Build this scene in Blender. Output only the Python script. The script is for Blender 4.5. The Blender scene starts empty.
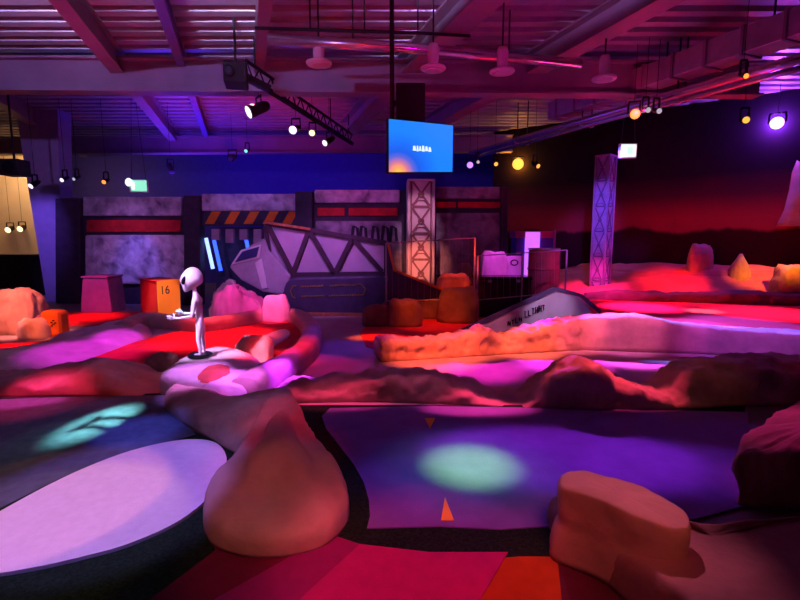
import bpy, bmesh, math, random
from mathutils import Vector, Matrix, noise

random.seed(7)
SC = bpy.context.scene
COL = SC.collection
V = Vector

# ------------------------------------------------------------------ camera
F = 480.0
PITCH = math.atan(60.0 / F)
CAMZ = 1.65
cam_data = bpy.data.cameras.new('camera')
cam_data.sensor_width = 36.0
cam_data.lens = 36.0 * F / 800.0
cam_data.clip_start = 0.02
cam = bpy.data.objects.new('camera', cam_data)
COL.objects.link(cam)
cam.location = (0, 0, CAMZ)
cam.rotation_euler = (math.pi / 2 - PITCH, 0, 0)
SC.camera = cam


def ray(px, py):
    cx, cy = (px - 400) / F, (300 - py) / F
    return V((cx, math.cos(PITCH) + cy * math.sin(PITCH), -math.sin(PITCH) + cy * math.cos(PITCH)))


def G(px, py, z=0.0):
    """ground position of a spot seen in the photo at height z"""
    d = ray(px, py)
    return V((0, 0, CAMZ)) + d * ((z - CAMZ) / d.z)


def D(px, py, Y):
    """position of a spot seen in the photo at depth Y"""
    d = ray(px, py)
    return V((0, 0, CAMZ)) + d * (Y / d.y)


# ------------------------------------------------------------------ materials
MATS = {}


def nodes_of(name):
    m = bpy.data.materials.new(name)
    m.use_nodes = True
    nt = m.node_tree
    b = nt.nodes['Principled BSDF']
    MATS[name] = m
    return m, nt, b


def mat(name, col, rough=.7, metal=0.0, var=.15, scale=6.0, bump=0.0, bscale=30.0, spec=.3):
    m, nt, b = nodes_of(name)
    tc = nt.nodes.new('ShaderNodeTexCoord')
    n = nt.nodes.new('ShaderNodeTexNoise')
    n.inputs['Scale'].default_value = scale
    n.inputs['Detail'].default_value = 5
    nt.links.new(tc.outputs['Object'], n.inputs['Vector'])
    r = nt.nodes.new('ShaderNodeValToRGB')
    r.color_ramp.elements[0].position = .3
    r.color_ramp.elements[1].position = .7
    r.color_ramp.elements[0].color = tuple(c * (1 - var) for c in col) + (1,)
    r.color_ramp.elements[1].color = tuple(min(1, c * (1 + var)) for c in col) + (1,)
    nt.links.new(n.outputs['Fac'], r.inputs['Fac'])
    nt.links.new(r.outputs['Color'], b.inputs['Base Color'])
    b.inputs['Roughness'].default_value = rough
    b.inputs['Metallic'].default_value = metal
    b.inputs['Specular IOR Level'].default_value = spec
    if bump:
        n2 = nt.nodes.new('ShaderNodeTexNoise')
        n2.inputs['Scale'].default_value = bscale
        n2.inputs['Detail'].default_value = 8
        nt.links.new(tc.outputs['Object'], n2.inputs['Vector'])
        bp = nt.nodes.new('ShaderNodeBump')
        bp.inputs['Strength'].default_value = bump
        bp.inputs['Distance'].default_value = .03
        nt.links.new(n2.outputs['Fac'], bp.inputs['Height'])
        nt.links.new(bp.outputs['Normal'], b.inputs['Normal'])
    return m


def glow(name, col, s):
    m, nt, b = nodes_of(name)
    b.inputs['Base Color'].default_value = (*[c * .5 for c in col], 1)
    b.inputs['Emission Color'].default_value = (*col, 1)
    b.inputs['Emission Strength'].default_value = s
    return m


M = MATS
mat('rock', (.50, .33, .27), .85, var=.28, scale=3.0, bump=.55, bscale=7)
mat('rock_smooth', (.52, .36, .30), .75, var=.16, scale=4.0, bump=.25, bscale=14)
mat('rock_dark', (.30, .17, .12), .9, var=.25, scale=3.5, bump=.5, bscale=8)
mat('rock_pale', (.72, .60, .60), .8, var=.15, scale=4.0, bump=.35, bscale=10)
mat('rock_rim_shade', (.13, .05, .07), .85, var=.25, scale=3.5, bump=.5, bscale=8)  # darker rock colour carries the shade on the rim
mat('rock_slab', (.33, .17, .15), .75, var=.18, scale=4.0, bump=.25, bscale=14)
mat('rock_lobe', (.46, .30, .26), .72, var=.14, scale=4.0, bump=.2, bscale=14)
mat('desert_red', (.55, .15, .12), .85, var=.2, scale=2.5, bump=.3, bscale=9)
mat('relief_line', (.17, .13, .26), .7, var=.1)
mat('crater_red', (.55, .09, .07), .9, var=.2, bump=.4, bscale=12)
mat('floor_dark', (.16, .13, .15), .6, var=.2, scale=2)
mat('path_felt', (.46, .38, .44), .9, var=.12, scale=3, bump=.2, bscale=90)
mat('turf_green', (.014, .036, .019), .95, var=.5, scale=60, bump=.6, bscale=160, spec=.1)
mat('turf_blue', (.10, .13, .17), .8, var=.2, scale=12, bump=.4, bscale=140)
mat('felt_violet', (.20, .125, .42), .95, var=.10, scale=5, bump=.3, bscale=120)
mat('felt_white', (.80, .74, .80), .95, var=.05, scale=20, bump=.25, bscale=120)
mat('felt_brown', (.10, .045, .03), .95, var=.2, scale=8, bump=.3, bscale=90)
mat('felt_red', (.75, .03, .045), .9, var=.10, scale=5, bump=.2, bscale=90)
mat('carpet_lit_crimson', (.42, .012, .17), .95, var=.08, scale=12, bump=.2, bscale=150)  # carpet colours below hold the coloured light falling on the floor
mat('carpet_lit_magenta', (.26, .010, .14), .95, var=.08, scale=12, bump=.2, bscale=150)
mat('carpet_lit_darkred', (.15, .006, .035), .95, var=.1, scale=12, bump=.2, bscale=150)
mat('carpet_lit_orange', (.40, .065, .006), .95, var=.1, scale=12, bump=.2, bscale=150)
mat('carpet_lit_maroon', (.085, .006, .025), .95, var=.1, scale=12, bump=.2, bscale=150)
mat('marker_orange', (.95, .50, .03), .6, var=.04)
mat('steel_deck', (.42, .40, .45), .42, metal=.35, var=.12, scale=3)
mat('steel_beam', (.30, .24, .29), .55, metal=.1, var=.12, scale=2)
mat('steel_blue', (.16, .13, .40), .5, var=.12)
mat('pipe_metal', (.62, .56, .62), .25, metal=.8, var=.08)
mat('duct_metal', (.50, .44, .50), .38, metal=.6, var=.12)
mat('black', (.012, .011, .014), .55, var=.2)
mat('black_gloss', (.010, .010, .014), .25, var=.2)
mat('wall_paint_blue', (.06, .045, .42), .8, var=.08)
mat('wall_paint_beige', (.70, .58, .40), .85, var=.05, scale=2)
mat('column_paint', (.34, .30, .48), .8, var=.06)
mat('frame_dark', (.045, .030, .060), .65, var=.25)
mat('stripe_red', (.55, .02, .03), .7, var=.25, scale=5)
mat('hazard_orange', (.80, .20, .02), .7, var=.12)
mat('hull_grey', (.45, .38, .50), .55, metal=.1, var=.12)
mat('hull_panel', (.52, .40, .56), .7, var=.12, scale=3)
mat('hull_dark', (.075, .055, .13), .5, var=.2)
mat('strut_dark', (.06, .03, .055), .6, var=.2)
mat('glass_dark', (.05, .06, .20), .12, var=.1, spec=.8)
mat('trim_white', (.78, .74, .82), .5, var=.05)
mat('edge_lit_orange', (.85, .22, .05), .6, var=.06)
mat('letter_yellow', (.34, .25, .06), .6, var=.1)
mat('letter_black', (.02, .015, .03), .7, var=.1)
mat('wing_grey', (.50, .46, .54), .6, var=.10, scale=4)
mat('tower_pale', (.66, .50, .50), .7, var=.08)
mat('tower_line', (.22, .09, .10), .6, var=.1)
mat('column_relief', (.42, .36, .55), .7, var=.15)
mat('sign_orange', (.88, .24, .03), .7, var=.04, scale=3)
mat('sign_red', (.50, .02, .03), .75, var=.08)
mat('sign_violet', (.40, .16, .34), .8, var=.12)
mat('alien_skin', (.80, .74, .80), .40, var=.05)
mat('rail_metal', (.55, .5, .6), .35, metal=.7, var=.05)
mat('barrel_red', (.30, .07, .10), .75, var=.2, scale=5)
mat('kiosk_blue', (.10, .07, .50), .6, var=.1)
mat('kiosk_pink', (.60, .10, .35), .6, var=.1)
mat('lamp_white_paint', (.66, .58, .64), .45, var=.05)
mat('counter_black', (.010, .008, .008), .8, var=.2)
mat('floor_lobby', (.26, .20, .18), .6, var=.1)
mat('rust_edge', (.45, .16, .08), .8, var=.3, scale=12)

glow('neon_blue', (.03, .09, 1.0), 2.2)
glow('neon_white', (.28, .42, 1.0), 2.0)
glow('kiosk_glow', (.55, .12, 1.0), 1.2)
glow('lens_white', (.95, .80, 1), 1.3)
glow('lens_violet', (.80, .52, 1), 2.2)
glow('lens_purple', (.42, .20, 1), 1.6)
glow('lens_amber', (1, .42, .06), 1.3)
glow('lens_yellow', (1, .50, .06), 1.7)
glow('lens_orange', (1, .27, .04), 1.7)
glow('lens_warm', (1, .80, .45), 1.6)
glow('lens_dim', (.75, .80, .9), .45)
glow('lens_cyan', (.2, .9, .7), .9)
glow('exit_green', (.30, .95, .62), .85)
glow('exit_white', (.85, 1, .95), 1.1)
glow('exit_pale', (.62, 1, .82), .95)
glow('logo_white', (.75, .93, 1.0), 1.0)


def screen_mat():
    m, nt, b = nodes_of('screen')
    tc = nt.nodes.new('ShaderNodeTexCoord')
    sep = nt.nodes.new('ShaderNodeSeparateXYZ')
    nt.links.new(tc.outputs['Generated'], sep.inputs[0])
    # sky picture shown on the screen: blue, with a sunrise in its lower corner
    d = nt.nodes.new('ShaderNodeVectorMath')
    d.operation = 'DISTANCE'
    sc_ = nt.nodes.new('ShaderNodeVectorMath')
    sc_.operation = 'MULTIPLY'
    sc_.inputs[1].default_value = (1.25, 0, 1)
    nt.links.new(tc.outputs['Generated'], sc_.inputs[0])
    nt.links.new(sc_.outputs[0], d.inputs[0])
    d.inputs[1].default_value = (.18, 0, .0)
    r = nt.nodes.new('ShaderNodeValToRGB')
    e = r.color_ramp.elements
    e[0].position = 0.0
    e[0].color = (1, .55, .07, 1)
    e[1].position = .40
    e[1].color = (.010, .10, .72, 1)
    for p, c in ((.10, (.95, .33, .10, 1)), (.20, (.55, .16, .30, 1)), (.30, (.10, .12, .60, 1)), (.8, (.010, .20, 1.0, 1))):
        x = e.new(p)
        x.color = c
    nt.links.new(d.outputs['Value'], r.inputs['Fac'])
    b.inputs['Base Color'].default_value = (.01, .01, .02, 1)
    nt.links.new(r.outputs['Color'], b.inputs['Emission Color'])
    b.inputs['Emission Strength'].default_value = 1.1


screen_mat()


def moon_mat(name, c0, c1):
    """printed moon-rock panel"""
    m, nt, b = nodes_of(name)
    tc = nt.nodes.new('ShaderNodeTexCoord')
    v = nt.nodes.new('ShaderNodeTexVoronoi')
    v.feature = 'SMOOTH_F1'
    v.inputs['Scale'].default_value = 3.2
    n = nt.nodes.new('ShaderNodeTexNoise')
    n.inputs['Scale'].default_value = 4.5
    n.inputs['Detail'].default_value = 7
    n.inputs['Distortion'].default_value = .6
    nt.links.new(tc.outputs['Object'], v.inputs['Vector'])
    nt.links.new(tc.outputs['Object'], n.inputs['Vector'])
    mx = nt.nodes.new('ShaderNodeMath')
    mx.operation = 'MULTIPLY_ADD'
    mx.inputs[1].default_value = .55
    nt.links.new(v.outputs['Distance'], mx.inputs[0])
    nt.links.new(n.outputs['Fac'], mx.inputs[2])
    r = nt.nodes.new('ShaderNodeValToRGB')
    r.color_ramp.elements[0].position = .45
    r.color_ramp.elements[1].position = .95
    r.color_ramp.elements[0].color = (*c0, 1)
    r.color_ramp.elements[1].color = (*c1, 1)
    nt.links.new(mx.outputs[0], r.inputs['Fac'])
    nt.links.new(r.outputs['Color'], b.inputs['Base Color'])
    b.inputs['Roughness'].default_value = .8
    bp = nt.nodes.new('ShaderNodeBump')
    bp.inputs['Strength'].default_value = .6
    bp.inputs['Distance'].default_value = .05
    nt.links.new(mx.outputs[0], bp.inputs['Height'])
    nt.links.new(bp.outputs['Normal'], b.inputs['Normal'])


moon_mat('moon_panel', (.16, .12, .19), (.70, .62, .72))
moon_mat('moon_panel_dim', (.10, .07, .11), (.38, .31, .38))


def mural_mat():
    """painted desert planet mural: black night sky, red dust band over dark mountains"""
    m, nt, b = nodes_of('mural')
    geo = nt.nodes.new('ShaderNodeNewGeometry')
    sep = nt.nodes.new('ShaderNodeSeparateXYZ')
    nt.links.new(geo.outputs['Position'], sep.inputs[0])
    r = nt.nodes.new('ShaderNodeValToRGB')
    e = r.color_ramp.elements
    mp = nt.nodes.new('ShaderNodeMapRange')
    mp.inputs['From Min'].default_value = 0
    mp.inputs['From Max'].default_value = 5
    nt.links.new(sep.outputs['Z'], mp.inputs['Value'])
    nt.links.new(mp.outputs['Result'], r.inputs['Fac'])
    e[0].position = .0
    e[0].color = (.10, .02, .03, 1)
    e[1].position = .30
    e[1].color = (.12, .03, .04, 1)
    for p, c in ((.36, (.42, .06, .07, 1)), (.44, (.42, .05, .06, 1)), (.55, (.09, .015, .035, 1)), (.66, (.016, .006, .02, 1)), (1., (.008, .004, .012, 1))):
        x = e.new(p)
        x.color = c
    # mountains: ridge line from noise along the wall
    n = nt.nodes.new('ShaderNodeTexNoise')
    n.inputs['Scale'].default_value = .9
    n.inputs['Detail'].default_value = 6
    cx = nt.nodes.new('ShaderNodeCombineXYZ')
    nt.links.new(sep.outputs['X'], cx.inputs[0])
    nt.links.new(cx.outputs[0], n.inputs['Vector'])
    h = nt.nodes.new('ShaderNodeMath')
    h.operation = 'MULTIPLY_ADD'
    h.inputs[1].default_value = .75
    h.inputs[2].default_value = 1.55
    nt.links.new(n.outputs['Fac'], h.inputs[0])
    lt = nt.nodes.new('ShaderNodeMath')
    lt.operation = 'SUBTRACT'
    nt.links.new(h.outputs[0], lt.inputs[0])
    nt.links.new(sep.outputs['Z'], lt.inputs[1])
    st = nt.nodes.new('ShaderNodeMapRange')
    st.inputs['From Min'].default_value = -.03
    st.inputs['From Max'].default_value = .06
    nt.links.new(lt.outputs[0], st.inputs['Value'])
    mx = nt.nodes.new('ShaderNodeMix')
    mx.data_type = 'RGBA'
    nt.links.new(st.outputs['Result'], mx.inputs['Factor'])
    nt.links.new(r.outputs['Color'], mx.inputs[6])
    mx.inputs[7].default_value = (.045, .008, .014, 1)
    nt.links.new(mx.outputs[2], b.inputs['Base Color'])
    b.inputs['Roughness'].default_value = .9
    b.inputs['Specular IOR Level'].default_value = .1


mural_mat()


# ------------------------------------------------------------------ mesh builder
class MB:
    def __init__(self):
        self.bm = bmesh.new()

    def poly(self, pts):
        vs = [self.bm.verts.new(p) for p in pts]
        try:
            return self.bm.faces.new(vs)
        except ValueError:
            return None

    def hexa(self, b, t):
        """solid between two matching loops of points"""
        n = len(b)
        B = [self.bm.verts.new(p) for p in b]
        T = [self.bm.verts.new(p) for p in t]
        self.bm.faces.new(B[::-1])
        self.bm.faces.new(T)
        for i in range(n):
            self.bm.faces.new((B[i], B[(i + 1) % n], T[(i + 1) % n], T[i]))
        return self

    def box(self, c, s, rz=0.0, mtx=None):
        hx, hy, hz = s[0] / 2, s[1] / 2, s[2] / 2
        R = mtx if mtx is not None else Matrix.Rotation(rz, 3, 'Z')
        c = V(c)
        q = lambda x, y, z: c + R @ V((x, y, z))
        return self.hexa([q(-hx, -hy, -hz), q(hx, -hy, -hz), q(hx, hy, -hz), q(-hx, hy, -hz)],
                         [q(-hx, -hy, hz), q(hx, -hy, hz), q(hx, hy, hz), q(-hx, hy, hz)])

    def bar(self, a, b, w, h=None, up=V((0, 0, 1))):
        a, b = V(a), V(b)
        h = h or w
        d = (b - a).normalized()
        if abs(d.dot(up)) > .98:
            up = V((0, 1, 0))
        s = d.cross(up).normalized() * w / 2
        u = s.cross(d).normalized() * h / 2
        return self.hexa([a - s - u, a + s - u, a + s + u, a - s + u], [b - s - u, b + s - u, b + s + u, b - s + u])

    def tube(self, pts, r, n=10, closed=False):
        pts = [V(p) for p in pts]
        rs = r if isinstance(r, (list, tuple)) else [r] * len(pts)
        rings = []
        k = len(pts)
        prev = None
        for i, p in enumerate(pts):
            if closed:
                d = (pts[(i + 1) % k] - pts[i - 1]).normalized()
            else:
                d = (pts[min(i + 1, k - 1)] - pts[max(i - 1, 0)]).normalized()
            ref = prev if prev is not None else (V((0, 0, 1)) if abs(d.z) < .9 else V((1, 0, 0)))
            s = d.cross(ref)
            if s.length < 1e-4:
                s = d.cross(V((1, .3, .2)))
            s.normalize()
            u = s.cross(d).normalized()
            prev = u
            rings.append([self.bm.verts.new(p + (s * math.cos(2 * math.pi * j / n) + u * math.sin(2 * math.pi * j / n)) * rs[i]) for j in range(n)])
        for i in range(k if closed else k - 1):
            A, B = rings[i], rings[(i + 1) % k]
            for j in range(n):
                self.bm.faces.new((A[j], A[(j + 1) % n], B[(j + 1) % n], B[j]))
        if not closed:
            self.bm.faces.new(rings[0][::-1])
            self.bm.faces.new(rings[-1])
        return self

    def lathe(self, prof, base=(0, 0, 0), axis=None, n=24):
        """prof: (radius, height) along axis from base"""
        base = V(base)
        ax = V(axis).normalized() if axis is not None else V((0, 0, 1))
        R = V((0, 0, 1)).rotation_difference(ax).to_matrix()
        rings = []
        for r, h in prof:
            rings.append([self.bm.verts.new(base + R @ V((max(r, 1e-4) * math.cos(2 * math.pi * j / n), max(r, 1e-4) * math.sin(2 * math.pi * j / n), h))) for j in range(n)])
        for A, B in zip(rings, rings[1:]):
            for j in range(n):
                self.bm.faces.new((A[j], A[(j + 1) % n], B[(j + 1) % n], B[j]))
        self.bm.faces.new(rings[0][::-1])
        self.bm.faces.new(rings[-1])
        return self

    def build(self, name, m, parent=None, smooth=False, bevel=0.0, subd=0, kind=None, label=None):
        bmesh.ops.recalc_face_normals(self.bm, faces=self.bm.faces)
        me = bpy.data.meshes.new(name)
        self.bm.to_mesh(me)
        self.bm.free()
        ms = m if isinstance(m, (list, tuple)) else [m]
        for x in ms:
            me.materials.append(MATS[x])
        o = bpy.data.objects.new(name, me)
        COL.objects.link(o)
        if smooth:
            for p in me.polygons:
                p.use_smooth = True
        if bevel:
            b = o.modifiers.new('bevel', 'BEVEL')
            b.width = bevel
            b.segments = 2
            b.limit_method = 'ANGLE'
        if subd:
            s = o.modifiers.new('subd', 'SUBSURF')
            s.levels = s.render_levels = subd
        if parent is not None:
            o.parent = parent
            o.matrix_parent_inverse = parent.matrix_basis.inverted()
        if kind:
            o['kind'] = kind
        if label:
            o['label'] = label
        return o


def tag(o, label, cat, group=None, kind=None):
    o['label'] = label
    o['category'] = cat
    if group:
        o['group'] = group
    if kind:
        o['kind'] = kind
    return o


def thing(name, label, cat, loc, rz=0.0, group=None):
    o = bpy.data.objects.new(name, None)
    COL.objects.link(o)
    o.location = loc
    o.rotation_euler = (0, 0, rz)
    o.empty_display_size = .1
    return tag(o, label, cat, group)


def catmull(pts, k, closed=False):
    n = len(pts)
    out = []
    for i in range(n if closed else n - 1):
        g = lambda j: pts[j % n] if closed else pts[max(0, min(n - 1, j))]
        p0, p1, p2, p3 = g(i - 1), g(i), g(i + 1), g(i + 2)
        for s in range(k):
            t = s / k
            out.append(tuple(.5 * (2 * b + (c - a) * t + (2 * a - 5 * b + 4 * c - d) * t * t + (3 * b - a - 3 * c + d) * t ** 3)
                             for a, b, c, d in zip(p0, p1, p2, p3)))
    if not closed:
        out.append(tuple(pts[-1]))
    return out


def rough(bm, amp, freq, seed, pin=.004):
    bm.normal_update()
    off = V((seed * 3.1, seed * 1.7, seed * 5.3))
    for v in bm.verts:
        if v.co.z > pin:
            k = min(1.0, v.co.z / .08)
            d = noise.fractal(v.co * freq + off, .8, 2.1, 5) * amp * k
            d -= abs(noise.noise(v.co * freq * 2.3 + off)) * amp * .5 * k
            v.co += v.normal * d
            v.co.z = max(.002, v.co.z)


def refine(bm):
    q = [e for e in bm.edges if all(len(f.verts) == 4 for f in e.link_faces)]
    bmesh.ops.subdivide_edges(bm, edges=q, cuts=1, smooth=.6, use_grid_fill=True)
    bmesh.ops.recalc_face_normals(bm, faces=bm.faces)


def mound(name, label, cat, pts, top, m='rock', amp=.03, freq=4.0, seed=1, prof=None, group=None, centre=None, z0=0.0, k=8, parent=None):
    """carved boulder: pts = outline on the ground (world xy), top = height or heights per outline point"""
    n0 = len(pts)
    tops = top if isinstance(top, (list, tuple)) else [top] * n0
    ring = catmull([(p[0], p[1], t) for p, t in zip(pts, tops)], k, True)
    if centre is None:
        centre = (sum(p[0] for p in ring) / len(ring), sum(p[1] for p in ring) / len(ring), sum(p[2] for p in ring) / len(ring))
    prof = prof or [(1.0, 0), (1.0, .25), (.985, .5), (.955, .74), (.90, .90), (.80, .98), (.62, 1.0), (.42, 1.0), (.2, 1.0)]
    b = MB()
    rings = []
    for s, h in prof:
        L = []
        for x, y, t in ring:
            tt = t + (centre[2] - t) * (1 - s)
            L.append(b.bm.verts.new((centre[0] + (x - centre[0]) * s, centre[1] + (y - centre[1]) * s, z0 + tt * h)))
        rings.append(L)
    n = len(ring)
    for A, B in zip(rings, rings[1:]):
        for j in range(n):
            b.bm.faces.new((A[j], A[(j + 1) % n], B[(j + 1) % n], B[j]))
    c = b.bm.verts.new((centre[0], centre[1], z0 + centre[2] * prof[-1][1]))
    for j in range(n):
        b.bm.faces.new((rings[-1][j], rings[-1][(j + 1) % n], c))
    b.bm.faces.new(rings[0][::-1])
    refine(b.bm)
    rough(b.bm, amp, freq, seed, pin=z0 + .004)
    o = b.build(name, m, smooth=True, parent=parent)
    if cat:
        tag(o, label, cat, group)
    return o


def ridge(name, label, cat, crest, front, back, m='rock', amp=.03, freq=4.0, seed=1, k=8, closed=False, prof=None, group=None, z0=0.0):
    """long carved rock bank: crest points in world space, front/back = how far its foot lies before / behind"""
    c3 = catmull([tuple(p) for p in crest], k, closed)
    n = len(c3)
    fr = catmull([(f,) for f in front], k, closed) if isinstance(front, (list, tuple)) else [(front,)] * n
    bk = catmull([(f,) for f in back], k, closed) if isinstance(back, (list, tuple)) else [(back,)] * n
    prof = prof or [(-1.0, 0), (-1.0, .22), (-.95, .50), (-.80, .78), (-.5, .93), (-.2, .99), (0, 1.0), (.35, .98), (.65, .90), (.85, .68), (.97, .35), (1.0, 0)]
    b = MB()
    rings = []
    for i, (x, y, z) in enumerate(c3):
        if closed:
            p, q = V(c3[i - 1]), V(c3[(i + 1) % n])
        else:
            p, q = V(c3[max(0, i - 1)]), V(c3[min(n - 1, i + 1)])
        d = (q - p)
        d.z = 0
        d.normalize()
        nrm = V((-d.y, d.x, 0))      # points away for a bank running to the right
        L = []
        for s, h in prof:
            w = fr[i][0] if s < 0 else bk[i][0]
            L.append(b.bm.verts.new((x + nrm.x * s * w, y + nrm.y * s * w, z0 + max(z - z0, .01) * h)))
        rings.append(L)
    q = len(prof)
    for i in range(n if closed else n - 1):
        A, B = rings[i], rings[(i + 1) % n]
        for j in range(q - 1):
            b.bm.faces.new((A[j], A[j + 1], B[j + 1], B[j]))
        b.bm.faces.new((A[q - 1], A[0], B[0], B[q - 1]))
    if not closed:
        b.bm.faces.new(rings[0])
        b.bm.faces.new(rings[-1][::-1])
    refine(b.bm)
    rough(b.bm, amp, freq, seed, pin=z0 + .004)
    o = b.build(name, m, smooth=True)
    tag(o, label, cat, group)
    return o


def flat(name, m, pts, z, th=.006, k=0, parent=None, kind=None):
    """thin sheet lying flat: pts = world xy"""
    if k:
        pts = catmull([(p[0], p[1]) for p in pts], k, True)
    b = MB()
    b.hexa([(p[0], p[1], z - th) for p in pts], [(p[0], p[1], z) for p in pts])
    bmesh.ops.triangulate(b.bm, faces=[f for f in b.bm.faces if len(f.verts) > 4])
    return b.build(name, m, parent=parent, kind=kind)


def gp(L, z=0.0):
    return [G(p[0], p[1], p[2] if len(p) > 2 else z) for p in L]


def text_mesh(name, body, size, m, mtx, parent, depth=.004):
    cu = bpy.data.curves.new(name, 'FONT')
    cu.body = body
    cu.size = size
    cu.extrude = depth
    cu.align_x = 'CENTER'
    cu.align_y = 'CENTER'
    o = bpy.data.objects.new(name, cu)
    COL.objects.link(o)
    dg = bpy.context.evaluated_depsgraph_get()
    me = bpy.data.meshes.new_from_object(o.evaluated_get(dg))
    bpy.data.objects.remove(o)
    me.materials.clear()
    me.materials.append(MATS[m])
    me.transform(mtx)
    r = bpy.data.objects.new(name, me)
    COL.objects.link(r)
    r.parent = parent
    r.matrix_parent_inverse = parent.matrix_basis.inverted()
    return r


# ------------------------------------------------------------------ setting
flat('floor', 'floor_dark', [(-15, -2), (14.2, -2), (14.2, 20), (-15, 20)], 0.0, .1, kind='structure')

# carpet in front of the course, coloured light pools and shadow edges painted in
bc = MB()
CARPET_LIGHT = [
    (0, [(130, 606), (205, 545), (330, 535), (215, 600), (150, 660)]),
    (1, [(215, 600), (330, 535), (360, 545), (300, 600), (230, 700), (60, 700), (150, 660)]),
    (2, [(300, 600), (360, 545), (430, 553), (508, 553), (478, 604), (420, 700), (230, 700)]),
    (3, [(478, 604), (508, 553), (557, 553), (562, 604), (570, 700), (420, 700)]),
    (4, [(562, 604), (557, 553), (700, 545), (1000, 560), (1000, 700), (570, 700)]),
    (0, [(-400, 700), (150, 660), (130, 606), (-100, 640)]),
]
for mi, L in CARPET_LIGHT:
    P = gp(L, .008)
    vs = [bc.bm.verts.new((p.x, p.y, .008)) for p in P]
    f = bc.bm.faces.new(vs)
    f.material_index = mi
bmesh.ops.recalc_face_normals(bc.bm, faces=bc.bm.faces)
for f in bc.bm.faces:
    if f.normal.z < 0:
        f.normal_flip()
fc = bc.build('floor_carpet', ['carpet_lit_darkred', 'carpet_lit_magenta', 'carpet_lit_crimson', 'carpet_lit_orange', 'carpet_lit_maroon'], kind='structure')
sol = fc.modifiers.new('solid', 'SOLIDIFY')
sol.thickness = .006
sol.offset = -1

# felt covered walkway winding between the carved banks
flat('floor_path', 'path_felt', gp([(-60, 330), (60, 330), (300, 312), (520, 312), (640, 305), (1000, 318), (1000, 372), (700, 400), (250, 415), (-60, 380)], .004), .004, .003, kind='structure')

# far walls
b = MB(); b.box((-1.0, 18.6, 2.5), (23.5, .2, 5.0)); b.build('wall_back', 'wall_paint_blue', kind='structure')
bl0, bl1 = D(-120, 200, 16.5), D(46, 200, 16.5)
b = MB(); b.box(((bl0.x + bl1.x) / 2, 16.5, 2.5), (bl1.x - bl0.x, .15, 5.0)); b.build('wall_left', 'wall_paint_beige', kind='structure')
WR0, WR1 = V((3.0, 15.6, 0)), V((13.5, 8.0, 0))
b = MB(); b.bar(WR0 + V((0, 0, 2.5)), WR1 + V((0, 0, 2.5)), .2, 5.0); b.build('wall_right', 'mural', kind='structure')
b = MB(); b.bar(V((13.5, 8.0, 2.5)), V((13.9, -1.5, 2.5)), .2, 5.0); b.build('wall_side', 'black', kind='structure')
b = MB(); b.bar((-14.5, -1.5, 2.5), (-14.5, 18.5, 2.5), .2, 5.0); b.build('wall_lobby', 'wall_paint_beige', kind='structure')

# corrugated roof deck
b = MB()
per = .35
y = 0.2
prof = []
while y < 18.5:
    prof += [(y, 5.0), (y + .15, 5.0), (y + .17, 5.12), (y + .33, 5.12)]
    y += per
for (ya, za), (yb, zb) in zip(prof, prof[1:]):
    b.poly([(-14.5, ya, za), (14.0, ya, za), (14.0, yb, zb), (-14.5, yb, zb)])
bmesh.ops.remove_doubles(b.bm, verts=b.bm.verts, dist=1e-4)
ce = b.build('ceiling', 'steel_deck', kind='structure')
sol = ce.modifiers.new('solid', 'SOLIDIFY'); sol.thickness = .01

# column beside the lobby opening, wider at its head
Yc = 12.9
b = MB()
t0, t1, u0, u1 = D(31, 172, Yc), D(63, 172, Yc), D(47, 305, Yc), D(63, 305, Yc)
b.hexa([(u0.x, Yc, 0), (u1.x, Yc, 0), (u1.x, Yc + .5, 0), (u0.x, Yc + .5, 0)],
       [(t0.x - .25, Yc, 5.0), (t1.x, Yc, 5.0), (t1.x, Yc + .5, 5.0), (t0.x - .25, Yc + .5, 5.0)])
b.build('column', 'column_paint', kind='structure')


def ibeam(p0, p1, h, w, m, name='ceiling_beam', ext0=0.0, ext1=0.0, web=.06, fl=.035):
    """steel I-beam whose lower flange runs p0-p1"""
    d = (p1 - p0).normalized()
    a, c = p0 - d * ext0, p1 + d * ext1
    b = MB()
    U = V((0, 0, 1))
    b.bar(a + U * fl / 2, c + U * fl / 2, w, fl)
    b.bar(a + U * (h - fl / 2), c + U * (h - fl / 2), w, fl)
    b.bar(a + U * h / 2, c + U * h / 2, web, h - 2 * fl)
    return b.build(name, m, kind='structure')


ibeam(D(-60, 92, 9.0), D(566, 96, 9.1), .58, .30, 'steel_beam', ext0=2, ext1=3.5)
ibeam(D(-60, 155, 15.0), D(380, 153, 15.0), .5, .3, 'steel_beam', ext0=2, ext1=4)
ibeam(G(57, 0, 4.60), G(180, 150, 4.60), .40, .22, 'steel_beam', ext0=3.5, ext1=1)
ibeam(G(158, 0, 4.72), G(207, 140, 4.72), .28, .14, 'steel_blue', ext0=3, ext1=1)
ibeam(G(266, 0, 4.62), G(258, 84, 4.62), .38, .17, 'steel_beam', ext0=3, ext1=0)
ibeam(G(-8, 100, 4.60), G(76, 152, 4.60), .40, .22, 'steel_beam', ext0=4, ext1=1)
ibeam(G(490, 0, 4.62), G(450, 38, 4.62), .38, .40, 'steel_beam', ext0=3, ext1=7)
ibeam(G(672, 0, 4.62), G(480, 104, 4.62), .38, .34, 'steel_beam', ext0=3, ext1=3)


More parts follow.
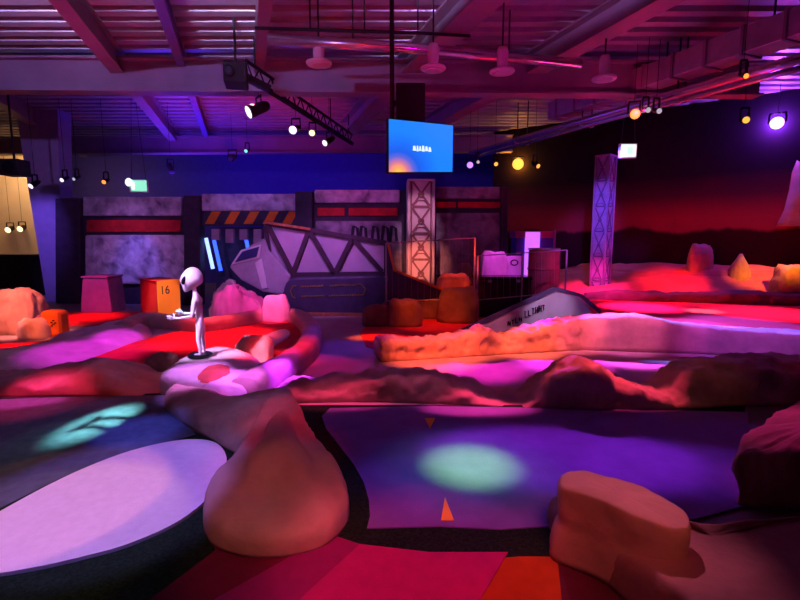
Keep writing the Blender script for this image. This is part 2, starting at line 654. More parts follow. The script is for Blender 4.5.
def pipe(name, label, cat, pts, r, m, group=None, clamps=True, brackets=True):
    t = thing(name, label, cat, pts[0], group=group)
    b = MB(); b.tube(pts, r, 12); b.build('pipe_run', m, t, smooth=True)
    for i in range(1, 4):
        q = pts[0].lerp(pts[-1], i / 4)
        d = (pts[-1] - pts[0]).normalized()
        c = MB(); c.tube([q - d * .03, q + d * .03], r * 1.18, 12)
        cl = c.build('clamp', 'steel_beam', t, smooth=False)
        h = MB(); h.bar(q + V((0, 0, r)), V((q.x, q.y, 5.0)), .02)
        h.build('hanger_rod', 'black', cl)
    return t


pipe('sprinkler_pipe', 'shiny pink-lit pipe carrying the round ceiling lamps across the roof', 'pipe',
     [G(268, 40, 4.35), G(400, 47, 4.32), G(580, 64, 4.32)], .075, 'pipe_metal')
pipe('conduit_pipe', 'thin black conduit strung above the round ceiling lamps', 'pipe',
     [G(255, 28, 4.5), G(420, 33, 4.5), G(470, 36, 4.5)], .022, 'black')
pipe('ventilation_pipe', 'violet shining pipe running along the mural side of the ceiling', 'pipe',
     [G(830, 50, 4.1), G(745, 74, 4.1), G(600, 116, 4.1), G(470, 154, 4.1)], .075, 'pipe_metal')
pipe('cable_pipe', 'slimmer pipe just below the violet shining pipe by the mural', 'pipe',
     [G(830, 60, 4.0), G(745, 83, 4.0), G(600, 122, 4.0), G(480, 156, 4.0)], .045, 'pipe_metal')

# rectangular duct
t = thing('air_duct', 'wide rectangular metal air duct hung between the steel beams and the violet pipe', 'duct', G(820, 18, 4.45))
a0, a1 = G(820, 18, 4.5), G(555, 112, 4.5)
b = MB(); b.bar(a0, a1, .42, .36); b.build('duct_body', 'duct_metal', t, bevel=.01)
for i in range(9):
    q = a0.lerp(a1, (i + .5) / 9)
    dd = (a1 - a0).normalized()
    b = MB(); b.bar(q - dd * .02, q + dd * .02, .47, .41); b.build('joint_flange', 'steel_beam', t)
for i in (1, 4, 7):
    q = a0.lerp(a1, i / 9)
    b = MB(); b.bar(q + V((0, 0, .2)), V((q.x, q.y, 5.0)), .02); b.build('hanger_rod', 'black', t)

# ------------------------------------------------------------------ themed space-station wall
PW0, PW1 = D(60, 250, 12.6), D(515, 250, 11.4)
PW0.z = PW1.z = 0
PU = (PW1 - PW0).normalized()
PN = V((PU.y, -PU.x, 0))           # toward the viewer


def W(px, py):
    """photo position -> (along wall, height) on the station wall's plane"""
    d = ray(px, py)
    o = V((0, 0, CAMZ))
    s = (PW0 - o).dot(PN) / d.dot(PN)
    p = o + d * s
    return (p - PW0).dot(PU), p.z


def wslab(b, pts, d0, d1):
    b.hexa([PW0 + PU * u + V((0, 0, z)) + PN * d0 for u, z in pts], [PW0 + PU * u + V((0, 0, z)) + PN * d1 for u, z in pts])
    return b


def wrect(b, x0, y0, x1, y1, d0, d1, floor=False):
    a, c, e, g = W(x0, y0), W(x1, y0), W(x1, y1), W(x0, y1)
    if floor:
        e, g = (e[0], 0), (g[0], 0)
    return wslab(b, [g, e, c, a], d0, d1)


t = thing('station_panel', 'moon-rock wall panel with one wide red stripe behind the orange number box', 'wall panel', PW0)
b = MB(); wrect(b, 60, 198, 187, 300, -.1, 0, True); b.build('backing_board', 'frame_dark', t)
b = MB(); wrect(b, 60, 199, 84, 300, 0, .16, True); b.build('post', 'frame_dark', t, bevel=.02)
b = MB(); wrect(b, 85, 197, 183, 216, 0, .08); b.build('rock_strip', 'moon_panel', t, bevel=.03)
b = MB(); wrect(b, 88, 220, 181, 232, 0, .05); b.build('red_stripe', 'stripe_red', t, bevel=.01)
b = MB(); wrect(b, 87, 235, 186, 284, 0, .08); b.build('rock_panel', 'moon_panel', t, bevel=.04)
b = MB(); wrect(b, 84, 288, 187, 300, 0, .05, True); b.build('base_board', 'frame_dark', t)

t = thing('station_doorway', 'dark station doorway under an orange hazard-striped lintel', 'doorway', PW0 + PU * W(245, 250)[0])
b = MB(); wrect(b, 187, 196, 203, 300, -.1, .16, True); b.build('post', 'frame_dark', t, bevel=.02)
b = MB(); wrect(b, 297, 192, 314, 300, -.1, .16, True); b.build('post', 'frame_dark', t, bevel=.02)
b = MB(); wrect(b, 203, 194, 297, 211, -.1, .08); b.build('rock_strip', 'moon_panel', t, bevel=.03)
b = MB(); wrect(b, 203, 211, 297, 226, -.1, .05); lint = b.build('lintel_board', 'frame_dark', t)
for i in range(5):
    x = 206 + i * 19.2
    b = MB(); wslab(b, [W(x, 224), W(x + 9, 224), W(x + 16, 211.5), W(x + 7, 211.5)], .05, .06); b.build('hazard_stripe', 'hazard_orange', lint)
b = MB()
for i in range(4):
    wrect(b, 212 + i * 14, 229, 220 + i * 14, 240 + (i % 2) * 3, -.06, .04)
b.build('hanging_battens', 'hull_grey', t, bevel=.01)
b = MB(); wrect(b, 200, 226, 300, 300, -.9, -.85, True); b.build('recess_wall', 'hull_dark', t)
for x0, y0, x1, y1, mm in ((204, 238, 211, 269, 'neon_white'), (212, 240, 219, 271, 'neon_blue'), (244, 237, 247, 252, 'neon_blue')):
    p = [PW0 + PU * W(x0, y0)[0] + V((0, 0, W(x0, y0)[1])) - PN * .1, PW0 + PU * W(x1, y1)[0] + V((0, 0, W(x1, y1)[1])) - PN * .1]
    b = MB(); b.tube(p, .045, 10); b.build('neon_tube', mm, t, smooth=True)

t = thing('station_panel', 'dim wall panel with a thin broken red stripe above the crashed ship', 'wall panel', PW0 + PU * W(357, 250)[0])
b = MB(); wrect(b, 314, 190, 404, 300, -.1, 0, True); b.build('backing_board', 'frame_dark', t)
b = MB(); wrect(b, 315, 190, 400, 203, 0, .08); b.build('rock_strip', 'moon_panel', t, bevel=.03)
for x0, x1 in ((318, 345), (349, 398)):
    b = MB(); wrect(b, x0, 208, x1, 216, 0, .05); b.build('red_stripe', 'stripe_red', t, bevel=.01)
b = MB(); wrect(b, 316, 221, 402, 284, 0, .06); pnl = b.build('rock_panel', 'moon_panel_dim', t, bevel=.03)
b = MB()
for x in (352, 360, 372, 382, 390):
    for (xa, ya, xb, yb) in ((x, 243, x + 2, 226), (x + 2, 226, x + 6, 228), (x + 6, 228, x + 7, 241)):
        pa, pb = W(xa, ya), W(xb, yb)
        b.bar(PW0 + PU * pa[0] + V((0, 0, pa[1])) + PN * .07, PW0 + PU * pb[0] + V((0, 0, pb[1])) + PN * .07, .07, .03)
b.build('painted_mark', 'letter_black', pnl)

t = thing('station_panel', 'darkest wall panel with a faint red stripe beside the pale lattice tower', 'wall panel', PW0 + PU * W(470, 250)[0])
b = MB(); wrect(b, 404, 188, 506, 300, -.1, 0, True); b.build('backing_board', 'frame_dark', t)
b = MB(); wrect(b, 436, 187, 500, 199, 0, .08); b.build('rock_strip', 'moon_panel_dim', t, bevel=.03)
for x0, x1 in ((436, 456), (458, 500)):
    b = MB(); wrect(b, x0, 202, x1, 208, 0, .05); b.build('red_stripe', 'stripe_red', t, bevel=.01)
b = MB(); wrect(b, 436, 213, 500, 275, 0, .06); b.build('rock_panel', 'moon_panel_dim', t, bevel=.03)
b = MB(); wrect(b, 500, 187, 507, 300, -.1, .16, True); b.build('post', 'frame_dark', t, bevel=.02)

# black counter in the lobby
b = MB()
c0, c1 = D(-60, 255, 14.6), D(46, 255, 14.6)
t = thing('lobby_counter', 'black counter in front of the lit beige lobby wall', 'counter', ((c0.x + c1.x) / 2, 14.6, 0))
b.box(((c0.x + c1.x) / 2, 14.6, .58), (c1.x - c0.x, .5, 1.16)); b.build('counter_front', 'counter_black', t)
b = MB(); b.box(((c0.x + c1.x) / 2, 14.6, 1.19), (c1.x - c0.x + .06, .6, .06)); b.build('counter_top', 'black', t, bevel=.01)

# ------------------------------------------------------------------ putting greens
turf = flat('turf', 'turf_green', gp([(-130, 402), (60, 396), (165, 393), (180, 425), (235, 450), (205, 500), (215, 550), (140, 606), (-100, 640), (-260, 560)], .010), .010, .008)
tag(turf, 'dark green artificial turf around the pale oval green', 'turf')
g = flat('putting_surface', 'turf_blue', gp([(-130, 404), (60, 397), (165, 395), (172, 414), (196, 434), (150, 448), (60, 478), (0, 508), (-130, 560)], .013), .013, .004)
tag(g, 'dusky blue playing surface behind the pale oval with a teal light streak', 'putting green')
oval = catmull([(-70, 566), (-60, 545), (0, 511), (60, 479), (120, 454), (172, 441), (207, 440), (223, 449), (226, 466), (213, 492), (180, 520), (130, 543), (80, 557), (30, 568), (-20, 574)], 5, True)
g = flat('putting_mat', 'felt_white', gp(oval, .03), .03, .022)
tag(g, 'pale lilac oval mat lying on dark turf', 'putting green')

g = flat('turf', 'turf_green', gp([(296, 405), (520, 405), (745, 405), (745, 470), (600, 530), (570, 556), (520, 556), (470, 560), (350, 556), (330, 545), (350, 520), (330, 460)], .010), .010, .008)
tag(g, 'dark green turf strip along the near edge of the violet fairway', 'turf')
VIO = [(330, 408), (430, 406), (560, 408), (748, 412), (748, 505), (690, 520), (600, 528), (548, 526), (500, 529), (440, 526), (367, 528), (370, 516), (369, 500), (364, 482), (354, 464), (340, 446), (326, 428), (322, 416)]
g = flat('fairway_felt', 'felt_violet', gp(VIO, .016), .016, .006)
tag(g, 'violet felt fairway with a teal pool of light', 'putting green')


def marker(pts, label):
    o = flat('direction_marker', 'marker_orange', gp(pts, .022), .022, .005)
    return tag(o, label, 'marker', 'orange triangle markers on the violet fairway')


marker([(441, 520), (454, 520), (445, 497)], 'orange triangle marker on violet felt in front of the teal light pool')
marker([(425, 418), (435, 418), (430, 428)], 'small orange triangle marker in the shade below the rock bank')

g = flat('fairway_felt', 'felt_red', catmull([tuple(G(x, y, .02))[:2] for x, y in [(78, 360), (110, 349), (150, 338), (195, 328), (240, 322), (285, 321), (303, 328), (300, 343), (275, 356), (235, 362), (190, 372), (140, 372)]], 5, True), .02, .012)
tag(g, 'red felt oval green behind the pale standing figure', 'putting green')
TER = .30
tp_ = [G(566, 322, TER), G(640, 319, TER), G(700, 326, TER), G(800, 333, TER), G(1000, 345, TER), V((11.6, 8.8, 0)), V((9.4, 10.6, 0)), V((7.3, 12.3, 0)), V((4.6, 14.1, 0)), V((3.2, 13.5, 0)), V((3.0, 11.6, 0)), G(566, 300, TER)]
flat('floor_terrace', 'rock_smooth', tp_, TER - .01, TER - .012, kind='structure')
g = flat('fairway_felt', 'felt_red', gp([(590, 300), (640, 298), (700, 300), (810, 301), (900, 304), (910, 336), (800, 332), (700, 327), (640, 319), (588, 318)], TER), TER, .01)
tag(g, 'long red felt fairway behind the lavender-topped stone wall', 'putting green')
g = flat('fairway_felt', 'felt_red', gp([(360, 333), (372, 320), (410, 316), (500, 312), (510, 330), (430, 345), (385, 352), (366, 346)], .015), .015, .01)
tag(g, 'red felt patch behind the cracked orange end of the stone wall', 'putting green')
g = flat('fairway_felt', 'felt_red', gp([(-60, 345), (45, 342), (40, 352), (0, 360), (-60, 365)], .015), .015, .01)
tag(g, 'narrow red felt strip below the squared pink boulder', 'putting green')
g = flat('fairway_felt', 'felt_red', gp([(30, 312), (140, 312), (140, 324), (60, 326), (30, 322)], .012), .012, .008)
tag(g, 'red felt in the back corner between the pink block and orange number box', 'putting green')

g = flat('felt_ramp', 'felt_white', gp(catmull([(236, 354), (250, 344), (268, 334), (284, 329), (290, 334), (280, 342), (262, 350)], 4, True), .035), .035, .014)
tag(g, 'pale lavender felt strip inside the red oval behind the orange-red boulder', 'putting green')

# ------------------------------------------------------------------ carved rock banks
RK = 'rock'
# main bank across the middle
CR = [(278, 392), (290, 382), (310, 379), (340, 380), (370, 375), (400, 371), (430, 374), (460, 382), (490, 392), (515, 397), (530, 388), (548, 370), (568, 359), (588, 360), (606, 371), (635, 384), (660, 387), (678, 368), (715, 359), (760, 356), (800, 358), (860, 362)]
ridge('border_rock', 'long lumpy rock bank crossing the middle behind the violet fairway', 'rock', [D(x, y, 4.95 - .12 * math.sin(x * .013)) for x, y in CR], .33, .34, 'rock', amp=.055, freq=4.2, seed=3, k=7)
# bank at the far side of the blue surface
ridge('border_rock', 'pink-topped rock bank behind the dusky blue surface', 'rock', [D(x, y, 5.35) for x, y in [(-80, 372), (0, 374), (40, 369), (80, 363), (108, 361), (128, 366), (150, 378), (172, 388)]], .42, .4, 'rock', amp=.045, freq=4, seed=5, k=8)
# saddle and bell-shaped outcrop
mound('carved_rock', 'mauve saddle rock joining the bell-shaped outcrop to the crater rock', 'rock',
      gp([(164, 388, .12), (172, 416, 0), (205, 436, 0), (240, 455, .0), (285, 452, 0), (300, 410, .15), (292, 383, .22), (262, 393, .14), (240, 396, .12), (215, 391, .12), (192, 381, .16)]),
      [.16, .12, .14, .18, .26, .26, .22, .14, .12, .13, .16], 'rock', amp=.03, freq=4, seed=8, prof=[(1.0, 0), (.99, .3), (.95, .62), (.88, .84), (.76, .97), (.55, 1.05), (.3, 1.05), (.15, 1.05)])
mound('carved_rock', 'smooth bell-shaped brown rock spilling onto the foreground carpet', 'rock',
      gp([(211, 545, 0), (245, 558, 0), (290, 558, 0), (326, 547, 0), (349, 522, 0), (344, 490, .06), (329, 462, .14), (311, 434, .18), (298, 405, .2), (286, 385, .22), (266, 402, .18), (246, 440, .18), (226, 470, .16), (208, 500, .06), (203, 522, 0)]),
      [.12, .12, .12, .12, .14, .20, .24, .26, .26, .24, .24, .24, .24, .2, .15], 'rock_smooth', amp=.018, freq=3, seed=11,
      centre=(*G(279, 456, .28)[:2], .34), prof=[(1.0, 0), (1.0, .45), (.985, .78), (.95, .95), (.88, 1.0), (.75, .99), (.6, .94), (.52, .93), (.46, 1.0), (.42, 1.10), (.36, 1.15), (.24, 1.17), (.12, 1.17)])
# big slab and lobe at the near corner
mound('carved_rock', 'broad dark reddish rock slab filling the near corner beside the carpet', 'rock',
      gp([(546, 520, .0), (566, 552, 0), (605, 585, 0), (660, 640, 0), (760, 740, 0), (960, 760, 0), (1010, 560, .3), (900, 508, .3), (800, 514, .3), (700, 519, .3), (640, 500, .25), (580, 490, .2)]),
      [.16, .16, .2, .26, .30, .32, .32, .31, .30, .29, .26, .2], 'rock_slab', amp=.015, freq=3, seed=14,
      prof=[(1.0, 0), (.995, .35), (.98, .68), (.955, .88), (.92, .97), (.8, 1.0), (.6, 1.0), (.3, 1.0)])
mound('carved_rock', 'flat-topped oblong boulder with a pink-lit top on the corner slab', 'rock',
      gp([(560, 480), (566, 489), (600, 500), (641, 518), (672, 528), (690, 526), (684, 509), (652, 490), (626, 479), (592, 471), (568, 471)], .41),
      [.41] * 11, 'rock_lobe', amp=.010, freq=4, seed=17,
      prof=[(1.14, 0), (1.13, .22), (1.08, .38), (.99, .50), (.985, .56), (1.01, .64), (1.02, .80), (1.01, .93), (.985, .985), (.95, 1.0), (.7, 1.01), (.4, 1.01), (.2, 1.01)])
# rim rock at the far side of the fairway's end
mound('carved_rock', 'dark overhanging rim rock at the closed end of the violet fairway', 'rock',
      gp([(733, 447), (752, 451), (790, 452), (860, 452), (930, 448), (940, 402), (860, 398), (800, 403), (775, 413), (752, 427)], .38),
      [.36, .37, .38, .40, .42, .46, .46, .43, .41, .38], 'rock', amp=.03, freq=4, seed=19, centre=(*G(835, 425, .4)[:2], .44),
      prof=[(.93, 0), (.94, .4), (.98, .66), (1.0, .84), (.97, .95), (.9, 1.0), (.8, 1.02), (.5, 1.04), (.2, 1.04)])
# stone wall: cracked end and long smooth run
SW = [(378, 338), (392, 337), (420, 339), (448, 336), (470, 330), (482, 326), (500, 333), (520, 329), (545, 322), (575, 317)]
ridge('stone_wall_rock', 'cracked orange-lit end of the stone wall with eroded niches', 'rock', [D(x, y, 6.55 + .0036 * (x - 378)) for x, y in SW], .20, .30, 'rock', amp=.06, freq=5.5, seed=23, k=9,
      prof=[(-1.0, 0), (-1.05, .22), (-.9, .42), (-1.0, .62), (-.95, .82), (-.7, .96), (-.3, 1.0), (0, 1.0), (.5, .98), (.85, .85), (1, .4), (1, 0)])
SW2 = [(540, 330), (565, 319), (600, 316), (640, 315), (680, 323), (720, 327), (760, 330), (800, 332), (900, 337)]
ridge('stone_wall_rock', 'long smooth stone wall with a lavender-lit coping beside the red fairway', 'rock', [D(x, y, 7.34 - .0023 * (x - 560)) for x, y in SW2], .22, .42, 'rock_smooth', amp=.018, freq=5, seed=27, k=9,
      prof=[(-1.0, 0), (-1.0, .3), (-.98, .6), (-.95, .85), (-.8, .97), (-.4, 1.0), (0, 1.0), (.5, .99), (.85, .93), (1, .5), (1, 0)])
# rim behind the long red fairway, its unlit face painted dark
ridge('border_rock', 'low dark rim with a thin violet edge behind the long red fairway', 'rock', [D(x, y, 11.1 - .0052 * (x - 580)) for x, y in [(585, 293), (610, 290), (640, 291), (680, 292), (720, 291), (760, 291), (800, 293), (900, 296)]], .22, .25, 'rock_rim_shade', amp=.03, freq=4, seed=29, k=6, z0=TER - .01)
# red desert rising behind it
mound('desert_mound_rock', 'red-lit desert mound rising to the foot of the mural', 'rock',
      [V((4.05, 12.3, 0)), V((4.3, 11.5, 0)), V((5.6, 11.05, 0)), V((7.4, 10.5, 0)), V((9.0, 9.9, 0)), V((11.2, 9.1, 0)), V((11.3, 9.3, 0)), V((9.4, 10.7, 0)), V((7.4, 12.15, 0)), V((5.2, 13.75, 0)), V((4.5, 14.2, 0)), V((4.1, 13.4, 0))],
      [.35, .44, .46, .48, .55, .7, .9, 1.08, 1.08, 1.02, .8, .5], 'desert_red', amp=.06, freq=1.4, seed=31, centre=(6.4, 11.9, .82),
      prof=[(1.0, 0), (.995, .35), (.985, .68), (.96, .9), (.9, 1.0), (.75, 1.0), (.5, 1.0), (.3, 1.0), (.1, 1.0)])

# kerb of the red oval
OV = [(122, 322), (144, 313), (172, 315), (205, 318), (240, 313), (272, 308), (297, 310), (311, 322), (307, 339), (288, 353), (262, 366), (244, 378)]
ridge('kerb_rock', 'rounded kerb curling round the red oval green', 'rock', [G(x, y, .25) for x, y in OV], .16, .16, 'rock_smooth', amp=.012, freq=4, seed=37, k=8,
      prof=[(-1, 0), (-1, .4), (-.95, .7), (-.75, .92), (-.4, 1.0), (0, 1.02), (.4, 1.0), (.75, .92), (.95, .7), (1, .4), (1, 0)])
# violet slope
mound('slope_rock', 'smooth violet-lit slope between the red oval and the pink-topped bank', 'rock',
      gp([(-70, 366, .0), (-40, 376, 0), (30, 376, 0), (86, 362, 0), (128, 346, 0), (152, 330, .1), (140, 316, .2), (110, 322, .2), (80, 328, .15), (55, 337, .08), (36, 351, .02), (-20, 360, 0)]),
      [.08, .10, .12, .06, .10, .18, .26, .26, .22, .16, .10, .07], 'rock_pale', amp=.02, freq=3, seed=41,
      prof=[(1.0, 0), (.97, .35), (.9, .65), (.8, .85), (.62, 1.0), (.4, 1.0), (.2, 1.0)])
# crater rock under the figure
cr = mound('crater_rock', 'bright pink rock with a red crater at the feet of the pale figure', 'rock',
           gp([(160, 372, .22), (168, 388, .1), (200, 402, 0), (240, 404, 0), (264, 392, 0), (268, 372, .1), (244, 350, .25), (215, 345, .25), (182, 356, .25)]),
           [.24, .22, .2, .18, .16, .2, .27, .27, .26], 'rock_pale', amp=.015, freq=4, seed=43, centre=(*G(215, 368, .27)[:2], .28),
           prof=[(1.0, 0), (1.0, .4), (.97, .75), (.92, .93), (.84, 1.0), (.6, 1.0), (.3, 1.0), (.1, 1.0)])
from mathutils.bvhtree import BVHTree
bmx = bmesh.new()
bmx.from_mesh(cr.data)
tree = BVHTree.FromBMesh(bmx)
hb = MB()
ca = G(214, 377, .2)
rings = []
for q_ in range(1, 9):
    L_ = []
    for j_ in range(36):
        an = 2 * math.pi * j_ / 36
        rr_ = q_ / 8 * (1 + .16 * noise.noise(V((math.cos(an) * 1.3, math.sin(an) * 1.3, 4.2))))
        x_, y_ = ca.x + .155 * rr_ * math.cos(an), ca.y + .23 * rr_ * math.sin(an)
        hit = tree.ray_cast(V((x_, y_, 2)), V((0, 0, -1)))[0]
        z_ = hit.z if hit else .1
        L_.append(hb.bm.verts.new((x_, y_, z_ + (.008 if q_ < 8 else .001))))
    rings.append(L_)
for A_, B_ in zip(rings, rings[1:]):
    for j_ in range(36):
        hb.bm.faces.new((A_[j_], A_[(j_ + 1) % 36], B_[(j_ + 1) % 36], B_[j_]))
hb.bm.faces.new(rings[0])
bmx.free()
hb.build('crater_hollow', 'crater_red', cr, smooth=True)


def boulder(label, outline, zs, tops, m='rock', seed=1, amp=.03, freq=4, cat='rock', name='boulder_rock', prof=None, group=None):
    return mound(name, label, cat, [G(x, y, z) for (x, y), z in zip(outline, zs)], tops, m, amp=amp, freq=freq, seed=seed, prof=prof, group=group)


def rnd_boulder(label, px0, py0, px1, py1, Y, m='rock', seed=1, amp=.05, name='boulder_rock', depth=None, sq=.75):
    """boulder filling a photo box when it stands at depth Y"""
    a, c = D(px0, py1, Y), D(px1, py0, Y)
    w, h = c.x - a.x, c.z
    dp = depth or w * .7
    cx, cy = (a.x + c.x) / 2, Y + dp / 2
    pts = []
    rr = random.Random(seed)
    for i in range(9):
        an = 2 * math.pi * i / 9
        k = 1 + rr.uniform(-.07, .07)
        sx, sy = math.cos(an), math.sin(an)
        e = sq
        pts.append(V((cx + math.copysign(abs(sx) ** e, sx) * w / 2 * k, cy + math.copysign(abs(sy) ** e, sy) * dp / 2 * k, 0)))
    return mound(name, label, 'rock', pts, [h * (1 + rr.uniform(-.08, .05)) for _ in pts], m, amp=amp, freq=3.5, seed=seed,
                 prof=[(1.0, 0), (1.02, .3), (1.0, .55), (.94, .75), (.84, .9), (.68, .98), (.45, 1.0), (.2, 1.0)])


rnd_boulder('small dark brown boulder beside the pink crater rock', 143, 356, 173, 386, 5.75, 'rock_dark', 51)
rnd_boulder('orange-red squared boulder on the kerb in front of the red oval', 233, 338, 268, 368, 6.3, 'rock', 52, amp=.03, depth=.35, sq=.5)
rnd_boulder('squared pink boulder at the edge of the course below the lobby', -8, 292, 29, 336, 8.2, 'rock', 53, amp=.05, sq=.6)
rnd_boulder('low pale pink stone between the squared boulder and small orange block', 12, 320, 40, 338, 7.8, 'rock_pale', 54, amp=.04)
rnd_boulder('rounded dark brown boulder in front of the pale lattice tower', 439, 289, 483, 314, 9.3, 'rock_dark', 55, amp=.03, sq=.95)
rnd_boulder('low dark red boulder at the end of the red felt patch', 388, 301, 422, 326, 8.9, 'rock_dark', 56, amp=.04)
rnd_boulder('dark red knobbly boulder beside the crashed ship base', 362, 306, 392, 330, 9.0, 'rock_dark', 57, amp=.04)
rnd_boulder('long low orange-lit rock behind the dark brown boulder', 434, 274, 474, 296, 10.2, 'rock', 58, amp=.05, depth=.45)
rnd_boulder('small pink stone on the orange-lit rock beside the lattice tower', 458, 263, 474, 280, 10.9, 'rock', 59, amp=.04)
rnd_boulder('lilac-pink squared rock behind the far fence panel', 480, 250, 511, 285, 10.85, 'rock_pale', 60, amp=.03, sq=.5, depth=.36)
boulder('bright pink craggy rock in front of the ship nose', [(212, 322), (230, 324), (250, 322), (266, 322), (264, 316), (244, 314), (224, 314), (213, 316)], [0] * 8, [.62, .86, .66, .44, .46, .70, .95, .72], 'rock_pale', 61, .09, 3.5,
        prof=[(1.0, 0), (1.0, .3), (.94, .6), (.80, .82), (.6, .95), (.4, 1.0), (.2, 1.02)])
rnd_boulder('small bright lilac stone beside the dark ship base', 262, 295, 286, 312, 9.4, 'rock_pale', 62, amp=.02, sq=.5, depth=.3)
rnd_boulder('dim red round boulder in front of the mural', 692, 244, 720, 270, 11.5, 'rock', 63, amp=.03)
cp = D(744.5, 266, 11.0)
mound('boulder_rock', 'small pointed red stone in front of the mural', 'rock', [V((cp.x + .2 * math.cos(a_), 11.15 + .2 * math.sin(a_), 0)) for a_ in [k_ * math.pi / 4 for k_ in range(8)]], [D(744.5, 254, 11.0).z] * 8, 'rock', amp=.02, freq=4, seed=64,
      prof=[(1.5, 0), (1.3, .5), (1.05, .72), (.7, .84), (.4, .93), (.15, 1.0)])
rnd_boulder('tall orange-lit rock block beside the mural near the picture edge', 783, 264, 822, 300, 10.0, 'rock', 65, amp=.05, sq=.55)
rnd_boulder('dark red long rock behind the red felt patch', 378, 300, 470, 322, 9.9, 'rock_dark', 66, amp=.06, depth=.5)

# painted rock spire on the mural
SPN = V(((WR1 - WR0).y, -(WR1 - WR0).x, 0)).normalized() * -1
if SPN.y > 0:
    SPN = -SPN


def on_mural(px, py, off=.12):
    d = ray(px, py)
    o = V((0, 0, CAMZ))
    s = (WR0 + SPN * off - o).dot(SPN) / d.dot(SPN)
    return o + d * s


b = MB()
L = [(776, 226), (784, 210), (789, 190), (792, 172), (797, 160), (806, 166), (812, 190), (826, 226)]
b.hexa([on_mural(x, y, .11) for x, y in L], [on_mural(x, y, .30) for x, y in L])
bmesh.ops.subdivide_edges(b.bm, edges=b.bm.edges, cuts=3, use_grid_fill=True)
o = b.build('rock_spire', 'rock', smooth=True)
tag(o, 'dim red rock spire relief high on the mural wall', 'rock')

# ------------------------------------------------------------------ number boxes
def num_box(label, front, side, h_px, Y, mf, ms, number=None, name='number_box', dip=.0):
    pass


t = thing('number_box', 'orange box sign with a black number behind the red oval', 'sign', D(157, 318, 9.6))
t.location.z = 0
A0, A1, A2 = D(141, 318, 10.0), D(158, 318, 9.4), D(180, 314, 9.9)
B0, B1, B2 = D(142, 280, 10.0), D(157, 281, 9.4), D(180, 279, 9.9)
zt = B1.z
A3 = A0 + A2 - A1
b = MB()
wid = .06
b.hexa([(A0.x, A0.y, 0), (A1.x, A1.y, 0), (A2.x, A2.y, 0), (A3.x, A3.y, 0)], [(A0.x + .03, A0.y, zt - .02), (A1.x, A1.y + .03, zt - .02), (A2.x, A2.y + .03, zt - .02), (A3.x, A3.y, zt - .02)])
b.build('box_body', 'sign_red', t, bevel=.01)
nf = V(((A2 - A1).y, -(A2 - A1).x, 0)).normalized()
uf = V(((A2 - A1).x, (A2 - A1).y, 0)).normalized()
b = MB()
f0, f1 = V((A1.x, A1.y, 0)) + nf * .002, V((A2.x, A2.y, 0)) + nf * .002
b.hexa([f0, f1, f1 + nf * .02, f0 + nf * .02], [f0 + V((0, .03, zt)), f1 + V((0, .03, zt)), f1 + V((0, .03, zt)) + nf * .02, f0 + V((0, .03, zt)) + nf * .02])
fp = b.build('front_panel', 'sign_orange', t)
b = MB()
b.hexa([V((p.x, p.y, zt - .02)) for p in (A0, A1, A2, A3)], [V((p.x, p.y, zt)) for p in (A0, A1, A2, A3)])
b.build('top_panel', 'sign_red', t, bevel=.005)
c = f0.lerp(f1, .30) + V((0, .03, zt * .76)) + nf * .022
R = Matrix((uf, V((0, 0, 1)), nf)).transposed().to_4x4()
text_mesh('number', '16', .24, 'letter_black', Matrix.Translation(c) @ R, fp)

t = thing('display_block', 'tall violet-pink block standing in front of the striped wall panel', 'block', (D(95, 310, 10.9).x, 10.9, 0))
b = MB()
p0, p1, q0, q1 = D(80, 312, 10.8), D(112, 312, 10.8), D(82, 278, 10.8), D(107, 278, 10.8)
b.hexa([(p0.x, 10.8, 0), (p1.x, 10.8, 0), (p1.x, 11.4, 0), (p0.x, 11.4, 0)], [(q0.x, 10.8, q0.z), (q1.x, 10.8, q0.z), (q1.x, 11.4, q0.z), (q0.x, 11.4, q0.z)])
b.build('block_body', 'sign_violet', t, bevel=.03)
b = MB(); b.box(((q0.x + q1.x) / 2, 11.1, q0.z + .02), (q1.x - q0.x + .04, .64, .04)); b.build('block_cap', 'sign_violet', t, bevel=.01)

t = thing('number_block', 'small orange block with a black mark beside the low pale stone', 'sign', (G(49, 336).x, G(49, 336).y, 0))
Yb = 8.0
p0, p1, tp = D(38, 336, Yb), D(60, 336, Yb), D(50, 311, Yb)
b = MB(); b.box(((p0.x + p1.x) / 2 + .02, Yb + .15, tp.z / 2), (p1.x - p0.x - .05, .3, tp.z)); fb = b.build('block_body', 'sign_orange', t, bevel=.07)
b = MB(); b.box((p0.x + .02, Yb + .15, tp.z * .42), (.07, .27, tp.z * .8)); b.build('side_cheek', 'sign_violet', t, bevel=.01)
b = MB()
for i, (u, v) in enumerate(((0, .0), (.03, .03), (.0, .06), (.03, .09), (.06, .05))):
    b.box((p1.x - .12 + u, Yb - .004, tp.z * .45 + v), (.03, .012, .02), 0)
b.build('black_mark', 'letter_black', fb)

# ------------------------------------------------------------------ pale alien figure
def skin_chain(name, pts, radii, edges, m, parent=None, subd=2, root=0):
    me = bpy.data.meshes.new(name)
    me.from_pydata([tuple(p) for p in pts], edges, [])
    me.materials.append(MATS[m])
    o = bpy.data.objects.new(name, me)
    COL.objects.link(o)
    sk = o.modifiers.new('skin', 'SKIN')
    sk.use_smooth_shade = True
    lay = me.skin_vertices[0].data if me.skin_vertices else None
    if lay is None:
        bm = bmesh.new(); bm.from_mesh(me); bm.verts.layers.skin.verify(); bm.to_mesh(me); bm.free()
        lay = me.skin_vertices[0].data
    for i, r in enumerate(radii):
        lay[i].radius = (r, r) if not isinstance(r, tuple) else r
        lay[i].use_root = i == root
    s = o.modifiers.new('subd', 'SUBSURF')
    s.levels = s.render_levels = subd
    if parent is not None:
        o.parent = parent
        o.matrix_parent_inverse = parent.matrix_basis.inverted()
    return o


